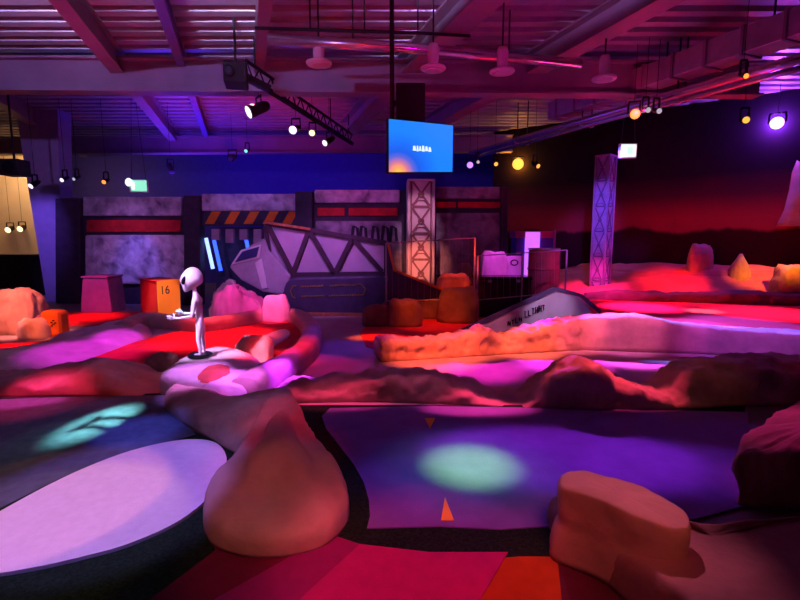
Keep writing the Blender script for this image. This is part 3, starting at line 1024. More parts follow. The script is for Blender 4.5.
AB = G(201, 354, .31)
AB.z = 0
Ya = AB.y
S = .98                                  # figure height in metres
base_z = .315
t = thing('alien_statue', 'pale big-headed alien statue with outstretched hands on the pink crater rock', 'statue', (AB.x, AB.y, .27))
b = MB()
b.lathe([(.13, 0), (.14, .01), (.14, .035), (.12, .045)], (AB.x - .01, AB.y, .275), n=28)
b.build('base_plate', 'black_gloss', t, smooth=False, bevel=.004)


def ap(px, py, dy=0.0):
    p = D(px, py, Ya)
    return V((p.x, Ya + dy, p.z))


P = {}
pts, rad, edg = [], [], []


def add(k, p, r, link=None):
    P[k] = len(pts)
    pts.append(p)
    rad.append(r)
    if link:
        edg.append((P[link], P[k]))


add('pelvis', ap(200.0, 322), .050)
add('waist', ap(199.5, 314), .042, 'pelvis')
add('chest', ap(198, 305), .054, 'waist')
add('upper', ap(196.5, 299), .050, 'chest')
add('neck', ap(195, 293), .026, 'upper')
add('neck2', ap(194, 288), .024, 'neck')
add('head0', ap(192.0, 284), .050, 'neck2')
for s, n in ((-1, 'n'), (1, 'f')):
    add('hip' + n, ap(200.5, 326, s * .045), .040, 'pelvis')
    add('knee' + n, ap(200.5 + s * .3, 339, s * .055), .028, 'hip' + n)
    add('calf' + n, ap(201.5, 344, s * .056), .027, 'knee' + n)
    add('ank' + n, ap(202, 351, s * .058), .018, 'calf' + n)
    add('heel' + n, ap(202.6, 353.2, s * .058), .022, 'ank' + n)
    add('toe' + n, ap(196, 354.0, s * .064), .018, 'heel' + n)
    add('sho' + n, ap(197.0, 300, s * .075), .030, 'upper')
    add('elb' + n, ap(197 - (s < 0) * 1.0, 315 - (s > 0) * 1.5, s * .115), .022, 'sho' + n)
    add('wri' + n, ap(184 - (s < 0) * 1, 317 - (s > 0) * 2, s * .10), .015, 'elb' + n)
    add('palm' + n, ap(179.5 - (s < 0) * 1, 317 - (s > 0) * 2.5, s * .095), .022, 'wri' + n)
body = skin_chain('body', pts, rad, edg, 'alien_skin', t)
for s, n in ((-1, 'n'), (1, 'f')):
    c = pts[P['palm' + n]]
    for k, (dx, dz, dy, ln) in enumerate(((-1, .55, -.25, .072), (-1, .22, -.08, .088), (-1, -.1, .08, .09), (-1, -.40, .22, .076))):
        d = V((dx, dy * 1.2, dz)).normalized()
        a = c + d * .006
        skin_chain('finger', [a, a + d * ln * .5, a + d * ln + V((0, 0, .008))], [.0105, .0085, .006], [(0, 1), (1, 2)], 'alien_skin', t, 1)
    d = V((-.35, -.5 * s, .85)).normalized()
    skin_chain('thumb', [c, c + d * .04, c + d * .07 + V((-.012, 0, 0))], [.011, .009, .007], [(0, 1), (1, 2)], 'alien_skin', t, 1)
# head: large cranium tapering to a small chin, facing the direction of the hands
hc = ap(192.0, 280)
HR = Matrix.Rotation(math.radians(28), 3, 'Z') @ Matrix.Rotation(math.radians(12), 3, 'Y')
b = MB()
bmesh.ops.create_uvsphere(b.bm, u_segments=32, v_segments=20, radius=1.0)
for v in b.bm.verts:
    x, y, z = v.co
    k = 1.0 if z > -.1 else 1.0 - .55 * ((-z - .1) / .9) ** 1.0
    fwd = -.26 * max(0, -z) ** 1.1
    v.co = V((x * .120 * k + fwd * .18, y * .105 * k, z * .150))
    if x < -.85 and -.25 < z < .0 and abs(y) < .16:
        v.co.x -= .008
    v.co = HR @ v.co + hc
head = b.build('head', 'alien_skin', t, smooth=True)
for s in (-1, 1):
    b = MB()
    bmesh.ops.create_uvsphere(b.bm, u_segments=20, v_segments=12, radius=1.0)
    R3 = HR @ Matrix.Rotation(math.radians(s * 38), 3, 'Z') @ Matrix.Rotation(math.radians(s * 28), 3, 'X')
    for v in b.bm.verts:
        v.co = R3 @ V((v.co.x * .022, v.co.y * .040, v.co.z * .055)) + hc + HR @ V((-.086, s * .062, -.012))
    b.build('eye', 'black_gloss', head, smooth=True)
b = MB(); b.bar(hc + HR @ V((-.092, -.018, -.105)), hc + HR @ V((-.092, .018, -.105)), .010, .006); b.build('mouth', 'letter_black', head)

# ------------------------------------------------------------------ crashed ship
Ys = 10.6
sh = thing('crashed_ship', 'crashed grey spaceship prop with strut-framed side and dark lettered base', 'spaceship', (D(320, 312, Ys).x, Ys, 0))


def sslab(b, L, d0, d1, Y=Ys):
    """outline in the photo at the ship's side, given thickness d0..d1 in depth"""
    b.hexa([D(x, y, Y) + V((0, d0, 0)) for x, y in L], [D(x, y, Y) + V((0, d1, 0)) for x, y in L])
    return b


b = MB(); sslab(b, [(265, 280), (262, 226), (268, 222), (310, 229), (390, 243), (392, 285), (300, 285)], .12, .75); b.build('hull_side', 'hull_panel', sh, bevel=.02)
b = MB()
for (xa, ya, xb, yb, w) in ((266, 223, 308, 230, .10), (308, 230, 386, 243, .10), (266, 224, 292, 274, .11), (308, 231, 292, 274, .11), (309, 231, 334, 274, .12), (352, 238, 334, 274, .11), (352, 238, 382, 272, .11), (290, 275, 386, 274, .12), (386, 243, 386, 276, .10), (264, 226, 272, 270, .07)):
    b.bar(D(xa, ya, Ys) + V((0, .10, 0)), D(xb, yb, Ys) + V((0, .10, 0)), w, .10)
b.build('strut_frame', 'strut_dark', sh)
b = MB(); b.bar(D(264, 222, Ys), D(310, 229, Ys), .05, .05); b.build('roof_edge', 'rust_edge', sh)
# nose
b = MB()
nz = [(228, 267), (240, 252), (256, 241), (264, 238), (268, 250), (290, 276), (284, 296), (262, 292), (240, 280)]
sslab(b, nz, .02, .75)
for v in b.bm.verts:
    if v.co.y > Ys + .5:
        v.co.x += .25
b.build('nose_cone', 'hull_grey', sh, bevel=.04)
b = MB(); sslab(b, [(231, 265), (241, 250), (262, 244), (259, 258)], -.02, .03); wf = b.build('window_frame', 'trim_white', sh, bevel=.01)
b = MB(); sslab(b, [(235, 262.5), (243, 251.5), (259.5, 246.5), (257, 256.5)], -.04, -.02); b.build('window_pane', 'glass_dark', wf)
b = MB(); sslab(b, [(255, 263), (262, 258), (268, 288), (262, 289)], -.02, .03); b.build('nose_stripe', 'trim_white', sh, bevel=.01)
# base pod
b = MB()
L = []
for cx_, cy_, a0, a1 in ((377, 289, -90, 0), (377, 300, 0, 90), (291, 300, 90, 180), (297, 291, 180, 270)):
    for i in range(6):
        an = math.radians(a0 + (a1 - a0) * i / 5)
        L.append((cx_ + 12 * math.cos(an), cy_ + 14 * math.sin(an)))
sslab(b, L, -.15, .8)
b.build('base_pod', 'hull_dark', sh, bevel=.05)
bp = MB()
for (xa, ya, xb, yb) in ((295, 285, 292, 290), (292, 290, 294, 296), (295, 285, 298, 285), (294, 296, 297, 297), (362, 284, 366, 288), (366, 288, 364, 294), (358, 283, 362, 284), (364, 294, 358, 294)):
    bp.bar(D(xa, ya, Ys) + V((0, -.165, 0)), D(xb, yb, Ys) + V((0, -.165, 0)), .018, .02)
bp.build('plaque_bracket', 'letter_yellow', sh)
rr = random.Random(4)
for row, (x0, x1, y0, y1) in enumerate(((302, 324, 286, 285), (331, 356, 285, 284), (303, 324, 295.5, 295), (330, 358, 295, 294))):
    bp = MB()
    x = x0
    while x < x1:
        w = rr.uniform(1.2, 2.0)
        yy = y0 + (y1 - y0) * (x - x0) / (x1 - x0)
        bp.bar(D(x, yy, Ys) + V((0, -.16, 0)), D(x + w, yy + rr.uniform(-.4, .4), Ys) + V((0, -.16, 0)), .016, .03)
        x += w + .7
    bp.build('lettering_line', 'letter_yellow', sh)
b = MB(); sslab(b, [(300, 311), (380, 312), (388, 318), (300, 318)], -.3, .5); b.build('ground_skid', 'rust_edge', sh, bevel=.02)

# broken tail fin, orange light on its edge painted as a strip
t = thing('tail_fin', 'dark blue broken fin with orange light painted along its edge between ship and lattice tower', 'spaceship part', (D(410, 300, 10.0).x, 10.0, 0))
b = MB(); b.hexa([D(x, y, 10.0) for x, y in [(387, 306), (388, 246), (394, 270), (446, 291), (440, 306)]], [D(x, y, 10.0) + V((0, .25, 0)) for x, y in [(387, 306), (388, 246), (394, 270), (446, 291), (440, 306)]])
b.build('fin_body', 'hull_dark', t, bevel=.01)
b = MB(); b.bar(D(388, 244, 9.98), D(394.5, 270, 9.98), .05); b.bar(D(394, 270, 9.98), D(447, 291.5, 9.98), .05); b.build('fin_edge', 'edge_lit_orange', t)

# ------------------------------------------------------------------ lattice tower
def lattice(label, px0, px1, ptop, Y, w_pan, m_pan, m_line, nseg, yaw, ringm=True, name='lattice_tower'):
    a, c = D(px0, ptop, Y), D(px1, ptop, Y)
    cx = (a.x + c.x) / 2
    w = c.x - a.x
    H = a.z
    t = thing(name, label, 'tower', (cx, Y + w / 2, 0), yaw)
    R = Matrix.Rotation(yaw, 3, 'Z')
    q = lambda x, y, z: V((cx, Y + w / 2, 0)) + R @ V((x, y, z))
    b = MB(); b.box(q(0, 0, H / 2), (w * .86, w * .86, H), yaw); b.build('core_panel', m_pan, t)
    h = w / 2
    for sx in (-1, 1):
        for sy in (-1, 1):
            b = MB()
            b.tube([q(sx * h * .97, sy * h * .97, 0), q(sx * h * .97, sy * h * .97, H)], w * .055, 10)
            cp_ = b.build('corner_post', m_pan, t, smooth=True)
            b = MB()
            b.tube([q(sx * h * .76, sy * h * .95, 0), q(sx * h * .76, sy * h * .95, H)], w * .028, 8)
            b.build('inner_rod', m_line, cp_, smooth=True)
    for sx, ax in ((0, 'f'), (-1, 's'), (1, 's')):
        b = MB()
        for i in range(nseg):
            z0, z1 = H * i / nseg, H * (i + 1) / nseg
            zm = (z0 + z1) / 2
            f = (lambda u, z: q(u, -h * .93, z)) if ax == 'f' else (lambda u, z, sx=sx: q(sx * h * .93, u, z))
            e = h * .68
            b.bar(f(-e, z0 + .03), f(e, z0 + .03), w * .05, w * .09)
            b.bar(f(-e, z0 + .05), f(e, z1), w * .045, w * .07)
            b.bar(f(e, z0 + .05), f(-e, z1), w * .045, w * .07)
            r = h * .20
            b.tube([f(r * math.cos(2 * math.pi * j / 12), zm + r * math.sin(2 * math.pi * j / 12)) for j in range(12)], w * .035, 6, closed=True)
            r = h * .62
            b.tube([f(r * math.cos(2 * math.pi * j / 8 + .39), z0 + r * math.sin(2 * math.pi * j / 8 + .39)) for j in range(0, 5)], w * .025, 6)
        b.build('cross_bracing', m_line, t)
    b = MB(); b.box(q(0, 0, H + .02), (w * 1.05, w * 1.05, .05), yaw); b.build('cap_plate', m_pan, t)
    return t


lattice('pale pink lattice tower standing below the hanging screen', 408, 434, 181, 10.9, .8, 'tower_pale', 'tower_line', 5, 0.03)
lattice('purple-lit column tower with ring reliefs in front of the mural', 602, 617, 156, 11.9, .8, 'column_relief', 'relief_line', 6, .72)

# ------------------------------------------------------------------ fence panels
def fence(label, xa, ya0, ya1, xb, yb0, yb1, Y0, Y1, extra=None):
    p0, p1 = D(xa, ya0, Y0), D(xb, yb0, Y1)
    q0, q1 = D(xa, ya1, Y0), D(xb, yb1, Y1)
    t = thing('wire_fence', label, 'fence', (p0.x, Y0, 0))
    for p in (p0, p1):
        b = MB(); b.tube([(p.x, p.y, 0), (p.x, p.y, p.z)], .018, 8); b.build('post', 'rail_metal', t, smooth=True)
    b = MB(); b.tube([p0, p1], .011, 8); b.build('top_rail', 'rail_metal', t, smooth=True)
    b = MB(); b.tube([q0, q1], .011, 8); b.build('bottom_rail', 'rail_metal', t, smooth=True)
    if extra:
        for f in extra:
            p = p0.lerp(p1, f)
            b = MB(); b.tube([(p.x, p.y, 0), p], .014, 8); b.build('middle_post', 'rail_metal', t, smooth=True)
    b = MB()
    n = 14
    for i in range(1, n):
        b.tube([q0.lerp(q1, i / n), p0.lerp(p1, i / n)], .0016, 4)
    b.build('wire_infill', 'rail_metal', t)
    return t


fence('taller thin wire fence panel in front of the lattice tower', 386, 243, 301, 475, 238, 299, 9.5, 9.5)
fence('lower thin wire fence panel in front of the maroon barrel', 478, 256, 300, 567, 250, 292, 9.6, 9.7, (.5,))

# ------------------------------------------------------------------ things behind the fence
t = thing('barrel', 'maroon barrel behind the lower wire fence', 'barrel', (D(549, 285, 10.3).x, 10.6, 0))
a, c, e = D(534, 285, 10.3), D(565, 285, 10.3), D(549, 249, 10.3)
r = (c.x - a.x) / 2
b = MB(); b.lathe([(r * .9, 0), (r, .08), (r * 1.02, e.z * .5), (r * 1.0, e.z - .08), (r * .97, e.z - .02)], (e.x, 10.3 + r, 0), n=28); b.build('barrel_body', 'barrel_red', t, smooth=True)
b = MB(); b.lathe([(r * 1.0, 0), (r * 1.03, .01), (r * 1.03, .04), (r * .9, .045), (r * .9, .03)], (e.x, 10.3 + r, e.z - .03), n=28); b.build('barrel_lid', 'rail_metal', t)
for zz in (.3, .7):
    b = MB(); b.tube([(e.x + r * 1.03 * math.cos(2 * math.pi * j / 28), 10.3 + r + r * 1.03 * math.sin(2 * math.pi * j / 28), e.z * zz) for j in range(28)], .015, 6, closed=True); b.build('barrel_hoop', 'barrel_red', t)

Yk = 12.2
t = thing('arcade_kiosk', 'blue and pink kiosk with a glowing violet front panel behind the barrel', 'kiosk', (D(535, 285, Yk).x, Yk, 0))
for nm, x0, y0, x1, y1, d0, d1, mm in (('cabinet', 515, 238, 555, 290, .05, .6, 'kiosk_blue'), ('header', 515, 231, 555, 238, .0, .6, 'kiosk_pink'), ('glow_panel', 524, 232, 540, 282, -.03, .05, 'kiosk_glow'), ('side_fin', 552, 230, 555, 290, -.1, .05, 'kiosk_pink')):
    p, q = D(x0, y1, Yk), D(x1, y0, Yk)
    zb = 0 if nm in ('cabinet', 'side_fin') else p.z
    b = MB(); b.box(((p.x + q.x) / 2, Yk + (d0 + d1) / 2, (zb + q.z) / 2), (q.x - p.x, d1 - d0, q.z - zb)); b.build(nm, mm, t, bevel=.01)

t = thing('info_board', 'small pale board with a dark emblem between lilac rock and barrel', 'sign', (D(515, 285, 10.9).x, 10.9, 0))
p, q = D(507, 278, 10.9), D(522, 256, 10.9)
b = MB(); b.box(((p.x + q.x) / 2, 10.95, (p.z + q.z) / 2), (q.x - p.x, .05, q.z - p.z)); bd = b.build('board', 'trim_white', t, bevel=.01)
b = MB(); b.box(((p.x + q.x) / 2, 10.97, p.z / 2), (.06, .04, p.z)); b.build('stand_post', 'black', t)
b = MB(); b.tube([V(((p.x + q.x) / 2 + .08 * math.cos(2 * math.pi * j / 12), 10.92, q.z - .15 + .06 * math.sin(2 * math.pi * j / 12))) for j in range(12)], .015, 6, closed=True); b.build('emblem_ring', 'letter_black', bd)

t = thing('equipment_case', 'low black case on the ground behind the lower wire fence', 'case', (D(503, 296, 10.1).x, 10.1, 0))
p, q = D(476, 296, 10.1), D(532, 277, 10.1)
b = MB(); b.box(((p.x + q.x) / 2, 10.4, q.z * .46), (q.x - p.x, .6, q.z * .92)); b.build('case_body', 'black', t, bevel=.02)
b = MB(); b.box(((p.x + q.x) / 2, 10.4, q.z * .96), (q.x - p.x + .02, .62, q.z * .08)); b.build('case_lid', 'black_gloss', t, bevel=.01)
for s in (-.3, .3):
    b = MB(); b.box(((p.x + q.x) / 2 + s, 10.09, q.z * .9), (.08, .02, .06)); b.build('latch', 'rail_metal', t)

# grey wing wedge with lettering
Yw = 7.9
t = thing('wing_wedge', 'grey pointed wing slab with black lettering leaning behind the stone wall', 'spaceship part', (D(530, 330, Yw).x, Yw, 0))


def wp(x, y):
    """points of the leaning slab: rises away from the viewer"""
    k = (x - 468) / (592 - 468)
    return D(x, y, 8.0 + k * .5)


front = [(466, 331), (500, 338), (560, 324), (592, 312), (580, 297), (555, 290.5)]
b = MB(); b.hexa([wp(x, y) for x, y in front], [wp(x, y) + V((.02, .16, -.03)) for x, y in front]); wb = b.build('wing_face', 'wing_grey', t, bevel=.01)
b = MB(); b.bar(wp(462, 331), wp(555, 288.5), .05, .07); b.build('wing_edge', 'hull_dark', t)
b = MB(); b.bar(wp(555, 288.5), wp(581, 295.5), .04, .06); b.bar(wp(581, 295.5), wp(600, 312), .04, .06); b.build('wing_tip', 'hull_dark', t)
rr = random.Random(9)
b = MB()


def glyph_run(x0, y0, x1, y1, hgt, n):
    for i in range(n):
        k = (i + .5) / n
        x, y = x0 + (x1 - x0) * k, y0 + (y1 - y0) * k
        o_ = V((0, -.02, 0))
        hh = hgt * rr.uniform(.8, 1.05)
        w_ = (x1 - x0) / n * .6
        kind = rr.choice('LTNH')
        L = {'L': [((0, 0), (0, 1)), ((0, 0), (1, 0))], 'T': [((.5, 0), (.5, 1)), ((0, 1), (1, 1))], 'N': [((0, 0), (0, 1)), ((0, 1), (1, 0)), ((1, 0), (1, 1))], 'H': [((0, 0), (0, 1)), ((1, 0), (1, 1)), ((0, .5), (1, .5))]}[kind]
        for (ua, va), (ub, vb) in L:
            b.bar(wp(x + (ua - .5) * w_, y - va * hh) + o_, wp(x + (ub - .5) * w_, y - vb * hh) + o_, .016, .02)


glyph_run(507, 326, 522, 320.5, 4.5, 4)
glyph_run(524, 317.5, 545, 309.5, 6, 6)
b.build('lettering', 'letter_black', wb)

# ------------------------------------------------------------------ hanging screen
Yt = 6.2
t = thing('hanging_screen', 'flat screen showing a blue sunrise picture on a black ceiling pole', 'television', D(420, 60, Yt))
q = [D(387.5, 173.5, 6.05), D(453.5, 173.0, 6.3), D(453.5, 124.5, 6.3), D(387.5, 117.5, 6.05)]
un = (q[1] - q[0]).normalized()
nn = V((un.y, -un.x, 0)).normalized()
q[2] = V((q[1].x, q[1].y, q[2].z))
q[3] = V((q[0].x, q[0].y, q[3].z))
b = MB(); b.hexa([p + nn * .0 for p in q], [p - nn * .07 for p in q]); bz = b.build('screen_case', 'black', t)


def sq(u, v):
    lo = q[0].lerp(q[1], u)
    hi = q[3].lerp(q[2], u)
    return lo.lerp(hi, v)


b = MB(); b.hexa([sq(u, v) + nn * .002 for u, v in ((.02, .025), (.98, .025), (.98, .975), (.02, .975))], [sq(u, v) + nn * .006 for u, v in ((.02, .025), (.98, .025), (.98, .975), (.02, .975))]); scn = b.build('screen', 'screen', bz)
b = MB()
for u0, u1, v0, v1 in ((.37, .42, .43, .52), (.425, .46, .42, .525), (.465, .50, .43, .52), (.505, .55, .42, .53), (.555, .60, .43, .52), (.605, .65, .42, .51)):
    b.hexa([sq(u0, v0) + nn * .0075, sq(u1, v0) + nn * .0075, sq(u1 - .012, v1) + nn * .0075, sq(u0 + .006, v1) + nn * .0075],
           [sq(u0, v0) + nn * .0085, sq(u1, v0) + nn * .0085, sq(u1 - .012, v1) + nn * .0085, sq(u0 + .006, v1) + nn * .0085])
b.build('caption', 'logo_white', scn)
pm = D(392, 100, 6.35)
b = MB(); b.tube([V((pm.x, pm.y, 5.0)), V((pm.x, pm.y, q[3].z - .1))], .03, 10); b.build('ceiling_pole', 'black', t, smooth=True)
e0, e1 = D(396, 122, 6.35), D(425, 84, 6.35)
b = MB(); b.box(((e0.x + e1.x) / 2, 6.40, (e0.z + e1.z) / 2), (e1.x - e0.x, .22, e1.z - e0.z)); b.build('mount_box', 'black', t, bevel=.01)
b = MB(); b.bar(V((pm.x, 6.38, (e0.z + e1.z) / 2)), V(((e0.x + e1.x) / 2, 6.38, (e0.z + e1.z) / 2)), .08, .06); b.build('mount_arm', 'black', t)

# ------------------------------------------------------------------ ceiling lamps and fixtures
for i, (px, py, zz) in enumerate(((319, 66, 4.05), (433, 71, 4.02), (502, 74, 4.02), (604, 81, 4.02))):
    p = G(px, py, zz)
    lab = ['round pendant ceiling lamp nearest the black light rail', 'round pendant ceiling lamp just above the hanging screen', 'round pendant ceiling lamp third from the black light rail', 'round pendant ceiling lamp at the end of the pink pipe by the duct'][i]
    t = thing('pendant_lamp', lab, 'lamp', p, group='round pendant ceiling lamps')
    b = MB(); b.lathe([(.055, .06), (.075, .12), (.085, .30), (.06, .36)], p, n=20); b.build('lamp_neck', 'lamp_white_paint', t, smooth=True)
    b = MB(); b.lathe([(.10, .0), (.165, .012), (.18, .03), (.175, .05), (.08, .085), (.055, .09)], p, n=28); b.build('lamp_shade', 'lamp_white_paint', t, smooth=True)
    b = MB(); b.lathe([(.10, -.004), (.13, .004), (.12, .014)], p, n=24); b.build('diffuser', 'lamp_white_paint', t, smooth=True)
    b = MB(); b.tube([p + V((0, 0, .34)), V((p.x, p.y, 5.0))], .012, 8); b.build('hanger_rod', 'black', t)


def stage_lamp(px, py, z, label, lens, r=.08, aim=(0, -1, -.6), cat='spotlight', group='stage spotlights', ln=.26, Y=None, hang=True, name='stage_spotlight', topz=None):
    p = G(px, py, z) if Y is None else D(px, py, Y)
    d = V(aim).normalized()
    t = thing(name, label, cat, p, group=group)
    b = MB(); b.lathe([(r * .55, -ln), (r * .8, -ln * .85), (r * .9, -ln * .4), (r * 1.0, -.005), (r * 1.06, 0), (r * 1.06, .012), (r * .97, .012)], p, d, n=20)
    b.build('lamp_body', 'black', t, smooth=False)
    b = MB(); b.lathe([(r * .95, .0), (r * .95, .012), (r * .6, .02), (r * .1, .024)], p, d, n=20); b.build('lens', lens, t, smooth=True)
    m = p - d * ln * .5
    s = d.cross(V((0, 0, 1))).normalized() * r * 1.15
    tz = topz if topz else min(4.98, m.z + .30)
    hub = V((m.x, m.y, m.z + .2))
    b = MB(); b.bar(m + s, hub + s * .9, .02, .03); b.bar(m - s, hub - s * .9, .02, .03); b.bar(hub + s, hub - s, .02, .03); b.build('yoke', 'black', t)
    if hang:
        b = MB(); b.bar(hub, V((m.x, m.y, 4.99 if topz is None else topz)), .007); b.build('hanger_rod', 'black', t)
    return t


# black light rail
r0, r1 = G(247, 84, 4.15), G(352, 148, 4.15)
t = thing('light_rail', 'black lighting rail running away under the ceiling beside the screen', 'lighting rail', r0)
b = MB(); b.tube([r0 + V((0, 0, .12)), r1 + V((0, 0, .12))], .055, 10); b.build('rail_tube', 'black', t, smooth=True)
b = MB(); b.tube([r0 + V((0, 0, .36)), r1 + V((0, 0, .36))], .03, 10)
n = 26
for i in range(n):
    b.tube([r0.lerp(r1, i / n) + V((0, 0, .12 if i % 2 else .36)), r0.lerp(r1, (i + 1) / n) + V((0, 0, .36 if i % 2 else .12))], .014, 6)
b.build('rail_lattice', 'black', t)
for k in (.05, .35, .7, .95):
    p = r0.lerp(r1, k)
    b = MB(); b.tube([p + V((0, 0, .36)), V((p.x, p.y, 5.0))], .012, 8); b.build('hanger_rod', 'black', t)

t = thing('projector_box', 'black box projector at the near end of the black light rail', 'projector', G(236, 76, 4.15), .25)
p = G(236, 76, 4.15)
b = MB(); b.box(p, (.34, .42, .30), .25); b.build('projector_body', 'black', t, bevel=.02)
b = MB(); b.lathe([(.07, 0), (.08, .05), (.075, .10), (.05, .11)], p + V((-.02, -.2, 0)), (0.1, -1, -.1), n=18); b.build('projector_lens', 'black_gloss', t)
b = MB(); b.box(p + V((-.08, -.225, .01)), (.045, .02, .03), .25); b.build('indicator', 'letter_yellow', t)
b = MB(); b.bar(p + V((0, 0, .14)), V((p.x, p.y, 5.0)), .03); b.build('hanger_rod', 'black', t)
b = MB(); b.bar(p + V((.15, .1, 0)), p + V((.45, .25, -.12)), .12, .10); b.build('snout', 'black', t, bevel=.01)

stage_lamp(249, 112, 3.9, 'black spotlight with an oblong white glow below the near end of the light rail', 'lens_white', .115, (-.75, -.55, -.45), ln=.40)
stage_lamp(293, 130, 3.85, 'small spotlight with a round violet-white glow halfway along the light rail', 'lens_violet', .085, (-.15, -1, -.35), ln=.36)
stage_lamp(312, 133, 3.9, 'small spotlight glowing greenish white beside the violet one on the rail', 'lens_warm', .065, (.1, -1, -.3), ln=.34)
stage_lamp(325, 143, 3.9, 'small slanted white spotlight near the far end of the light rail', 'lens_white', .075, (-.5, -.8, -.5), ln=.36)
stage_lamp(777, 123, 3.6, 'brightest large violet spotlight in front of the mural', 'lens_violet', .135, (-.62, -.78, -.24), Y=10.7, ln=.25)
stage_lamp(518, 164, 3.6, 'round yellow spotlight above the dark end of the station wall', 'lens_yellow', .17, (-.15, -1, -.2), Y=14.5)
stage_lamp(496, 164, 3.6, 'small dim amber lamp beside the yellow spotlight, towards the screen', 'lens_amber', .05, (0, -1, -.4), Y=11.9)
stage_lamp(538, 166, 3.6, 'small slanted amber lamp beside the yellow spotlight, towards the mural', 'lens_amber', .055, (.4, -.9, -.5), Y=11.9)
stage_lamp(470, 165, 3.6, 'small violet spotlight beside the lower corner of the screen', 'lens_purple', .075, (-.1, -1, -.3), Y=11.5)
stage_lamp(478, 162, 3.6, 'tiny pale lamp between the violet and amber spotlights', 'lens_dim', .04, (0, -1, -.3), Y=11.7)
stage_lamp(635, 114, 3.8, 'orange spotlight above the white exit sign by the mural', 'lens_orange', .085, (-.3, -1, -.3))
stage_lamp(648, 110, 3.8, 'first small white lamp beside the orange spotlight', 'lens_dim', .045, (-.1, -1, -.3))
stage_lamp(659, 111, 3.8, 'second small white lamp from the orange spotlight', 'lens_dim', .045, (-.1, -1, -.3))
stage_lamp(746, 120, 3.6, 'small amber lamp beside the brightest violet spotlight', 'lens_amber', .055, (-.4, -1, -.2))
stage_lamp(746, 76, 3.9, 'small red glowing lamp clamped to the violet shining pipe', 'lens_orange', .035, (-.3, -1, -.4))
stage_lamp(31, 186, 3.3, 'oblong white lamp above the lobby opening', 'lens_white', .065, (-.2, -1, -.6), Y=11.5)
stage_lamp(62, 180, 3.3, 'small white lamp in front of the tapered column', 'lens_white', .05, (0, -1, -.4), Y=11.8)
stage_lamp(74, 179, 3.3, 'tiny unlit-looking lamp beside the small white lamp by the column', 'lens_dim', .04, (0, -1, -.4), Y=11.8)
stage_lamp(104, 182, 3.3, 'small orange lamp above the striped wall panel', 'lens_orange', .05, (.1, -1, -.4), Y=11.8)
stage_lamp(246, 151, 3.3, 'small cyan lamp on the blue wall above the doorway', 'lens_cyan', .05, (0, -1, -.3), Y=13.5)
stage_lamp(231, 158, 3.3, 'black unlit round lamp beside the small cyan lamp', 'black_gloss', .10, (0, -1, -.3), Y=13.3)
stage_lamp(172, 172, 3.3, 'black unlit spotlight hanging beside the green exit sign', 'black_gloss', .07, (.4, -.4, -.9), Y=12.2)
for i, (x, y) in enumerate(((8, 230), (20, 229))):
    stage_lamp(x, y, 2, ['warm lobby lamp closer to the picture edge on the beige wall', 'warm lobby lamp closer to the tapered column on the beige wall'][i], 'lens_warm', .10, (.1, -1, -.3), Y=16.1, hang=True, group='lobby wall lamps', name='wall_spotlight')
b = MB()
t = thing('lobby_speaker', 'black loudspeaker box hung at the ceiling over the lobby', 'loudspeaker', D(15, 168, 10.5))
p = D(15, 168, 10.5)
b.box(p, (.42, .36, .34)); b.build('speaker_box', 'black', t, bevel=.02)
b = MB(); b.lathe([(.13, 0), (.13, .01), (.05, .004)], p + V((0, -.18, 0)), (0, -1, 0), n=20); b.build('speaker_cone', 'black_gloss', t)
b = MB(); b.bar(p + V((0, 0, .17)), V((p.x, p.y, 5.0)), .03); b.build('hanger_rod', 'black', t)

# exit signs
def exit_sign(label, px, py, Y, w, h, green, lamp=False):
    p = D(px, py, Y)
    t = thing('exit_sign', label, 'exit sign', p, group=None)
    b = MB(); b.box(p, (w, .08, h)); b.build('sign_case', 'trim_white', t, bevel=.01)
    b = MB(); b.box(p + V((.02 if green else 0, -.045, 0)), (w * .86, .012, h * .84)); s = b.build('lit_panel', 'exit_green' if green else 'exit_white', t)
    b = MB(); b.box(p + V((-.26 * w, -.054, 0)), (w * .16, .008, h * .6)); b.build('white_field', 'exit_white', s)
    if not green:
        b = MB(); b.box(p + V((.08 * w, -.054, 0)), (w * .34, .008, h * .5)); b.build('green_field', 'exit_pale', s)
    for sx in (-.4, .4):
        b = MB(); b.tube([p + V((sx * w, 0, h / 2)), V((p.x + sx * w * .3, p.y, 5.0 if Y < 15 else 5.0))], .006, 6); b.build('hanging_wire', 'black', t)
    if lamp:
        b = MB(); b.lathe([(.02, 0), (.09, .02), (.10, .05), (.06, .09)], p + V((-w * .42, -.05, .08)), (-.2, -1, 0), n=18); b.build('emergency_lamp', 'exit_white', t)
    return t


exit_sign('green exit sign hanging above the moon-rock wall panel', 139, 186, 12.0, .44, .30, True, True)
exit_sign('white lit exit sign hanging beside the purple column tower', 627.5, 151, 9.8, .34, .28, False)

# ------------------------------------------------------------------ lights
def spot(name, loc, target, col, power, ang, blend=.4, r=.08):
    l = bpy.data.lights.new(name, 'SPOT')
    l.color = col
    l.energy = power
    l.spot_size = math.radians(ang)
    l.spot_blend = blend
    l.shadow_soft_size = r
    o = bpy.data.objects.new(name, l)
    COL.objects.link(o)
    o.location = loc
    d = V(target) - V(loc)
    o.rotation_euler = d.to_track_quat('-Z', 'Y').to_euler()
    return o


def point(name, loc, col, power, r=.08):
    l = bpy.data.lights.new(name, 'POINT')
    l.color = col
    l.energy = power
    l.shadow_soft_size = r
    o = bpy.data.objects.new(name, l)
    COL.objects.link(o)
    o.location = loc
    return o


